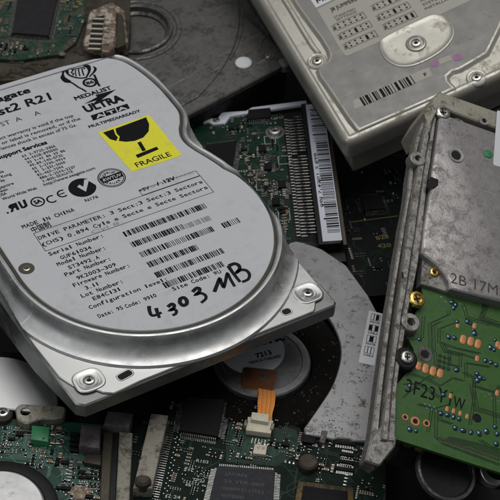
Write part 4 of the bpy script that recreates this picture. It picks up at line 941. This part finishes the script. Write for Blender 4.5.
# right hand rail: block, slots, ribs
cr = [pp(*q, 4) for q in ((103, 425), (129, 427.5), (133, 413), (108, 410.5))]; m = Mesh(); m.prism(ccw(cr), -6, 4, .6); build('corner_block', m, 'grey_box', g_)
for (x, w_, mt, h) in ((104.5, 3.2, 'brown_edge', 2.5), (112, 2.4, 'black_plastic', 1), (122.5, 4.4, 'old_cream', 1.5)):
    a, b_ = pp(x + 3.5, 432, h), pp(x - 2, 540, h); m = Mesh(); m.sweep(ccw([a + Vector((-w_ / 2, 0)), b_ + Vector((-w_ / 2, 0)), b_ + Vector((w_ / 2, 0)), a + Vector((w_ / 2, 0))]), [(0, -14), (0, h - .3), (-.3, h)]); build('rail', m, mt, g_)

# ================================================================== tilted drive on the right
A3 = un(378, 468, -5); B3 = un(435, 95, 30); Yd = (B3 - A3).normalized()
hh = Yd.cross(UP).normalized(); vv = hh.cross(Yd); th = math.radians(-19)
Xd = hh * math.cos(th) + vv * math.sin(th); F = Frame(A3, Xd, Xd.cross(Yd))
r = thing('hard_drive', 'upside-down hard drive tilted at the right edge with scratched casting and bright green circuit board', 'hard drive', F)
pp = lambda x, y, h=0: F.p(x, y, h)
LEN = (B3 - A3).length
# side rail: outer wall, groove, ridge, inner flange; it steps out along its length
def side(h, q): return [pp(*v, h) for v in q]
rim = side(0, ((381, 440), (385, 405), (389, 372), (397, 312), (406, 240), (414, 190), (421, 148), (427, 118), (436, 96.5), (442, 91)))
inn = side(0, ((396, 441), (397, 405), (400, 372), (405, 340), (412, 300), (421, 262), (425, 225), (429, 190), (433, 150), (437, 122), (441, 108)))
rj = random.Random(17)
def worn(L, k=3, amp=.13): return [p + Vector((rj.uniform(-amp, amp), rj.uniform(-amp, amp))) for p in smooth(L, k)]
from_to = lambda f: [a.lerp(b_, f) for a, b_ in zip(rim, inn2)]
inn2 = side(0, ((396, 441), (397, 405), (400, 372), (408, 318), (419, 262), (424.5, 220), (428, 185), (433, 150), (437, 122), (441, 108)))[:10]
inn2 = [inn2[min(9, i)] for i in range(10)]
m = Mesh(); m.sweep(worn(from_to(0)) + worn(from_to(.48))[::-1], [(0, -9), (0, -.5), (-.35, 0)]); rl = build('side_rail', m, 'cast_rim', r)
m = Mesh(); m.sweep(worn(from_to(.52)) + worn(from_to(1.0))[::-1], [(0, -9), (0, -1.1), (-.35, -.6)]); build('flange', m, 'cast_rim', r)
m = Mesh(); m.sweep(from_to(.44) + from_to(.56)[::-1], [(0, -9), (0, -3.5)]); build('groove', m, 'black_plastic', r)
ow = side(-2.5, ((366, 462), (370, 440), (376, 398), (382, 352), (391, 290), (399, 240), (406, 200), (410, 168), (416, 140), (426, 112)))
iw = side(-2.5, ((376, 470), (379, 440), (383.5, 398), (388, 352), (395, 300), (404, 240), (412, 192), (417, 160), (423, 132), (430, 112)))
m = Mesh(); m.sweep(worn(ow) + worn([a.lerp(b_, .86) for a, b_ in zip(ow, iw)])[::-1], [(0, -7), (0, -3.0), (-.4, -2.5)]); build('outer_wall', m, 'cast_rim', r)
ft = side(-1, ((365, 461), (370, 440), (382, 425), (397, 436), (396, 446), (380, 466)))
m = Mesh(); m.sweep(round_poly(ft, .8), [(0, -6), (0, -1.5), (-.5, -1)]); build('corner_foot', m, 'cast_rim', r)
# yellowed rear edge
re_ = side(.4, ((424, 113), (433, 97), (440, 91.5), (520, 119.5), (520, 137), (452, 112), (444, 107), (438, 110), (430, 126)))
m = Mesh(); m.sweep(re_, [(0, -20), (0, 0), (-.5, .5)]); build('rear_edge', m, 'cast_beige', r)
ws = pp(437, 100, 1)
# inner body and casting plate
m = Mesh(); bd_ = side(-12, ((399, 452), (520, 480), (520, 140), (436, 110))); m.prism(ccw(bd_), -23, -12, .3); build('lower_cover', m, 'void', r)
m = Mesh(); bd_ = side(-5.2, ((396, 425), (520, 465), (520, 140), (438, 112), (428, 180), (420, 260))); m.prism(ccw(bd_), -12, -5.2, .3); build('chassis', m, 'black_plastic', r)
cpl = side(1.0, ((441, 112), (452, 117), (520, 141), (520, 305), (486, 297), (451, 288), (449.5, 280), (444, 272), (436, 263), (426, 255.5), (422.5, 252), (425, 225), (430, 196), (431.5, 190), (436, 187), (436, 180), (432, 176), (436, 150)))
m = Mesh(); m.sweep(cpl, [(.5, -5), (.2, .3), (-.3, .85), (-.8, 1.0)], True, True); cpo = build('casting_plate', m, 'cast', r)
for x, y, rr in ((456, 155.5, 2.1), (484, 121, 1.0), (421 + 60, 120, .01)):
    if rr < .1: continue
    c = pp(x, y, 1); m = Mesh(); m.lathe(c.x, c.y, [(rr + 1.0, 1.02), (rr + .8, 1.4), (rr, 1.35), (rr, 1.06), (.05, 1.05)], 24, False, False); h_ = build('plate_boss', m, 'cast', cpo); m = Mesh(); m.lathe(c.x, c.y, [(rr * .9, 1.08), (.04, 1.09)], 20, False, False); build('hole', m, 'void', h_, False)
c = pp(488, 154, 1); m = Mesh(); m.lathe(c.x, c.y, [(1.9, 1.02), (1.7, 1.35), (.9, 1.5), (.1, 1.5)], 9); build('green_plug', m, 'green_block', cpo)
c = pp(458, 127, 1); m = Mesh(); m.ring(c.x, c.y, 3.2, 3.7, 1.03); build('ring_mark', m, 'cast_rim', cpo, False)
m = Mesh(); m.text('2B 17M2', pp(450.5, 282.5, 1), pp(506, 297.5, 1), 1.05, 4.2, 0); build('pencil_writing', m, 'gasket', cpo, False)
sq = side(1, ((493, 165), (520, 172), (520, 118), (497, 110))); m = Mesh(); m.poly(round_poly(sq, 1), 1.06); build('paper_sticker', m, 'white_paper', r, False)
# ledge with brass insert below the plate
lg = side(-1.6, ((423, 254), (436, 263.5), (444, 272), (449, 281), (447, 292), (432, 287), (421, 284))); m = Mesh(); m.sweep(lg, [(.3, -5), (0, -1.9), (-.3, -1.6)]); lgo = build('ledge', m, 'cast_rim', r)
c = pp(434, 272.5, -1.6); screw(lgo, c.x, c.y, -1.6, 1.8, 'brass')
c = pp(416.5, 299.5, -1); screw(r, c.x, c.y, -1.2, 3.0, 'brass', 'cross', .5)
for x, y, rr in ((411, 322, 3.0), (418, 158.5, 2.6)):
    c = pp(x, y, .2); m = Mesh(); m.lathe(c.x, c.y, [(rr + .6, -3.5), (rr + .4, .1), (rr, .4), (rr * .5, .4), (rr * .45, -.6), (.05, -.6)], 24); bo_ = build('lug', m, 'cast_rim', r); m = Mesh(); m.lathe(c.x, c.y, [(rr * .4, -.55), (.03, -.54)], 16, False, False); build('hole', m, 'void', bo_, False)
c = pp(441.5, 114.5, -.5); screw(r, c.x, c.y, .3, 2.9, 'steel', 'cross', .3)
c = pp(407, 357.5, 0); m = Mesh(); m.lathe(c.x, c.y, [(4.2, -4), (4.0, -.6), (3.4, -.2), (.1, -.2)], 24); build('screw_post', m, 'black_plastic', r); screw(r, c.x, c.y, -.1, 2.3, 'steel', 'cross', .2)
# cut outs seen as dark slots in the flange
for q in (((424, 190), (437, 187), (437, 181), (429, 178)), ((428, 133), (429, 139), (430.5, 138), (429.5, 132)), ((402, 278), (404, 278), (403, 272), (401.4, 272)), ((426, 213), (424, 236), (421.5, 252), (423.3, 252), (426, 236), (428, 213))):
    m = Mesh(); m.poly(ccw(side(.05, q)), .06 if q[0][0] != 424 else 1.08); build('slot', m, 'void', rl, False)
# green board
HP = -3.4; q_ = lambda x, y: F.p(x, y, HP)
gp = [q_(*q) for q in ((391, 437.5), (393, 410), (397, 385), (412, 366), (414, 350), (408, 338), (416, 312), (424, 300), (421, 286), (449, 284), (520, 304), (520, 479))]
m = Mesh(); m.prism(ccw(gp), HP - 1.5, HP, .0); pb = build('board', m, 'solder_mask_bright', r, False)
dk = Mesh()
zq = lambda pts: [(400 + x / 5, 290 + y / 5) for x, y in pts]
lines = [zq(l) for l in (((150, 290), (150, 168), (245, 122), (245, 100)), ((172, 312), (166, 178), (205, 158)), ((195, 260), (195, 195), (270, 165)), ((195, 260), (275, 290), (400, 318)), ((300, 385), (305, 320), (385, 345)), ((330, 440), (330, 365), (450, 385)),
    ((60, 420), (140, 448), (200, 480), (265, 440), (320, 455)), ((150, 290), (178, 322), (178, 368), (220, 398)), ((70, 400), (75, 372), (210, 402)), ((245, 300), (250, 372), (300, 385)), ((60, 250), (110, 240), (118, 130)), ((330, 140), (370, 175), (372, 205)), ((420, 60), (410, 150), (500, 180)), ((380, 420), (370, 480), (500, 520)))]
lines += [((447, 405), (436, 408), (436, 437), (444, 444), (500, 465)), ((428, 432), (432, 408), (418, 404)), ((500, 385), (494, 394), (495, 424)), ((480, 440), (490, 447), (500, 450)), ((463, 372), (474, 378), (474, 400), (470, 425)), ((440, 398), (420, 384), (404, 384)), ((452, 424), (440, 420), (440, 410))]
for i, L in enumerate(lines):
    pl = [q_(*v) for v in L]
    for s_ in (-.42, .42): dk.strip([p + Vector((s_, s_ * .6)) for p in pl], .3, HP + .03 + .003 * i + (.001 if s_ > 0 else 0))
for x0, y0 in ((440, 356), (444.5, 357.5), (449, 359)):
    for k_ in range(3): c = q_(x0 - k_ * .4, y0 + k_ * 5); dk.lathe(c.x, c.y, [(.75, HP + .1), (.1, HP + .11)], 10, False, False)
build('traces', dk, 'trace_bright', pb, False)
def bus(a, b_, c_, n, gap, z_):
    A, B, C_ = q_(*a), q_(*b_), q_(*c_); mm = Mesh()
    for i in range(n):
        o = Vector((gap * i, gap * i)); mm.strip([A + o, B + o, C_ + o], .28, HP + z_ + .001 * i)
    return build('traces', mm, 'trace_bright', pb, False)
bus((486, 300), (478, 320), (500, 328), 4, .7, .05); bus((462, 305), (466, 318), (490, 326), 2, .8, .06); bus((470, 385), (474, 410), (500, 418), 3, .7, .07); bus((402, 398), (428, 376), (432, 380), 2, .7, .08); bus((443, 440), (470, 446), (500, 457), 4, .6, .09); bus((440, 344), (444, 352), (460, 356), 3, .6, .1)
for x, y, w_ in ((441, 297, 20), (425, 404, 9), (482, 392, 14)):
    m = Mesh(); c = q_(x, y)
    for i in range(6): m.lathe(c.x + i * .9 * w_ / 10, c.y - (i % 2) * 1.2, [(.3, HP + .03), (.28, HP + .06), (.1, HP + .06)], 8)
    build('via_row', m, 'tin', pb)
# bare copper pads
def pad(m):
    m.sweep([Vector((.95 * math.cos(a) * 1.0, 1.5 * math.copysign(abs(math.sin(a)) ** .6, math.sin(a)))) for a in [i * math.pi / 8 for i in range(16)]], [(.0, 0), (-.1, .12), (-.5, .2)], True, False)
pdm = proto_mesh('copper_pad', pad, ['copper_pad'])
for x, y, s_ in ((463, 339.5, 1.25), (470.5, 341.5, 1.25), (477.8, 344, 1.25), (418.4, 366, 1.1), (425.4, 368.6, 1.25), (432.8, 371.2, 1.25), (440, 373.4, 1.2), (477, 358.5, .8), (457.5, 325.5, .7), (474.3, 326, .8), (450.5, 396, .7), (497.5, 344.5, .9), (447, 409, .65), (453.5, 411, .65), (460, 413.5, .65), (467, 416.5, .65), (497, 393, .8), (500, 347, .7)):
    c = q_(x, y); put('copper_pad', pdm, pb, c.x, c.y, HP + .05, -.1, s_)
def blob(m): m.dome(0, 0, 0, 1.0, .6, 16, 5)
blm = proto_mesh('solder_blob', blob, ['solder'])
for x, y, s_ in ((452, 302.5, 1.3), (455.5, 305, 1.2), (453.5, 308, 1.1), (457, 322, 1.15), (467.5, 322, 1.25), (470, 323.5, .9), (474.5, 333.5, 1.2), (473, 329.5, .7), (448.5, 337, 1.2), (454.5, 338, 1.1), (419.4, 339.3, .85), (456.8, 370, 1.25), (485.6, 360.5, 1.1), (491, 362.5, 1.1), (496, 365, 1.2), (477, 374, 1.3), (480.5, 378, 1.3), (477.5, 380.5, 1.1), (484, 379, .9), (443.5, 395, 1.1), (441, 413.5, 1.15), (447.5, 415, 1.2), (453.5, 417, 1.15), (459, 419, 1.2), (455, 428, 1.35), (463, 430.5, 1.3), (471, 432.5, 1.1), (479, 433.5, 1.3), (486.5, 431.5, 1.2), (495, 427, 1.2), (497, 434, 1.3), (496, 444, 1.4), (409.8, 429.5, 1.1), (416, 431, 1.1), (409.5, 386, 1.0), (495, 340, 1.0), (490.5, 347.5, 1.2), (494, 350, 1.1)):
    c = q_(x, y); sv = s_ * .9; put('solder_joint', blm, pb, c.x, c.y, HP, x * 1.7, (sv * (.8 + (x * 7 % 1) * .45), sv * (.8 + (y * 5 % 1) * .45), sv * .9))
for x, y, rr, mt in ((424.8, 354.2, 2.9, 'grey_box'), (477, 418, 1.6, 'void'), (405, 417.3, 1.2, 'copper_pad'), (415.2, 421.4, 1.7, 'copper_pad'), (426.4, 423.4, 1.3, 'copper_pad')):
    c = q_(x, y); m = Mesh(); m.lathe(c.x, c.y, [(rr, HP + .03), (rr * .92, HP + .2), (rr * .6, HP + .2), (rr * .55, HP + .08), (.05, HP + .08)], 20); o = build('plated_hole', m, mt, pb)
    if mt != 'void': m = Mesh(); m.lathe(c.x, c.y, [(rr * .52, HP + .1), (.03, HP + .11)], 16, False, False); build('hole', m, 'void', o, False)
m = Mesh(); m.text('3F23', q_(405, 391.5), q_(434, 401), HP + .12, 5.2, -.005, snap=False); m.text('Y1', q_(436, 400.5), q_(450, 406), HP + .12, 5.6, -.005, snap=False); m.text('W', q_(452.5, 407), q_(464, 411), HP + .12, 4.6, .0, snap=False)
build('handwriting', m, 'marker', pb, False)
fine = [q_(*q) for q in ((434, 356), (446, 359), (444, 372), (432, 369))]

m = Mesh()
for i in range(24): c = q_(437.5 + i * 2.75, 437.5 + i * .98); m.box(c.x, c.y, HP + .01, .7, 1.0, .12, -.28)
build('edge_contacts', m, 'brown_edge', pb, False)
for x, y in ((398, 441), (408, 444.5), (420, 449)): c = pp(x, y, HP - 1.5); m = Mesh(); m.box(c.x, c.y + .4, HP - 3.2, 2.4, 1.6, 1.6, 0, .2); build('spring_contact', m, 'gold', r)
# spindle hub below the board, and a curled clip
c = pp(446, 471, -11); m = Mesh(); m.lathe(c.x, c.y, [(10.6, -14), (10.6, -11.2), (10.1, -10.4), (9.0, -10.4), (8.6, -11.2), (3, -11.6), (.1, -11.6)], 56); hb = build('spindle_hub', m, 'black_plastic', r)
m = Mesh(); m.lathe(c.x, c.y, [(10.75, -11.6), (10.4, -10.3), (9.6, -10.2), (9.3, -10.5)], 56, False, False); build('hub_rim', m, 'cast_dark', hb)
m = Mesh(); a = [pp(*q, -12) for q in ((479, 462), (480, 474), (486, 483), (497, 486), (512, 478))]; cu_ = smooth(a, 5)
m.sweep(cu_ + [p + Vector((1.2, 2.4)) for p in cu_[::-1]], [(0, -14), (0, -11.3), (-.2, -11)]); build('clip', m, 'hub_alu', r)

# ------------------------------------------------------------------ ground, light
g = Mesh(); g.poly([(-3000, -3000), (3000, -3000), (3000, 3000), (-3000, 3000)], 0)
go = build('ground', g, 'ground', None, False); go['kind'] = 'structure'
w = bpy.data.worlds.new('World'); scene.world = w; w.use_nodes = True
bg = w.node_tree.nodes['Background']; bg.inputs['Color'].default_value = (.9, .95, 1, 1); bg.inputs['Strength'].default_value = .12
def lamp(name, loc, size, watts, col):
    d = bpy.data.lights.new(name, 'AREA'); d.shape = 'RECTANGLE'; d.size, d.size_y = size; d.energy = watts; d.color = col
    o = bpy.data.objects.new(name, d); COL.objects.link(o); o.location = loc
    o.rotation_euler = (Vector(loc) - Vector((0, 0, .05))).to_track_quat('Z', 'Y').to_euler()
lamp('front_left_fill', (-.55, -.35, .6), (.35, .5), .8, (.95, .98, 1))  # added soft lamp, gives the metal rim highlights at front left
lamp('window_light', (.06, .12, .82), (.7, .55), 3.3, (1, .985, .96))
scene.view_settings.view_transform = 'Standard'; scene.view_settings.look = 'None'; scene.view_settings.exposure = 0.2; scene.view_settings.gamma = 1
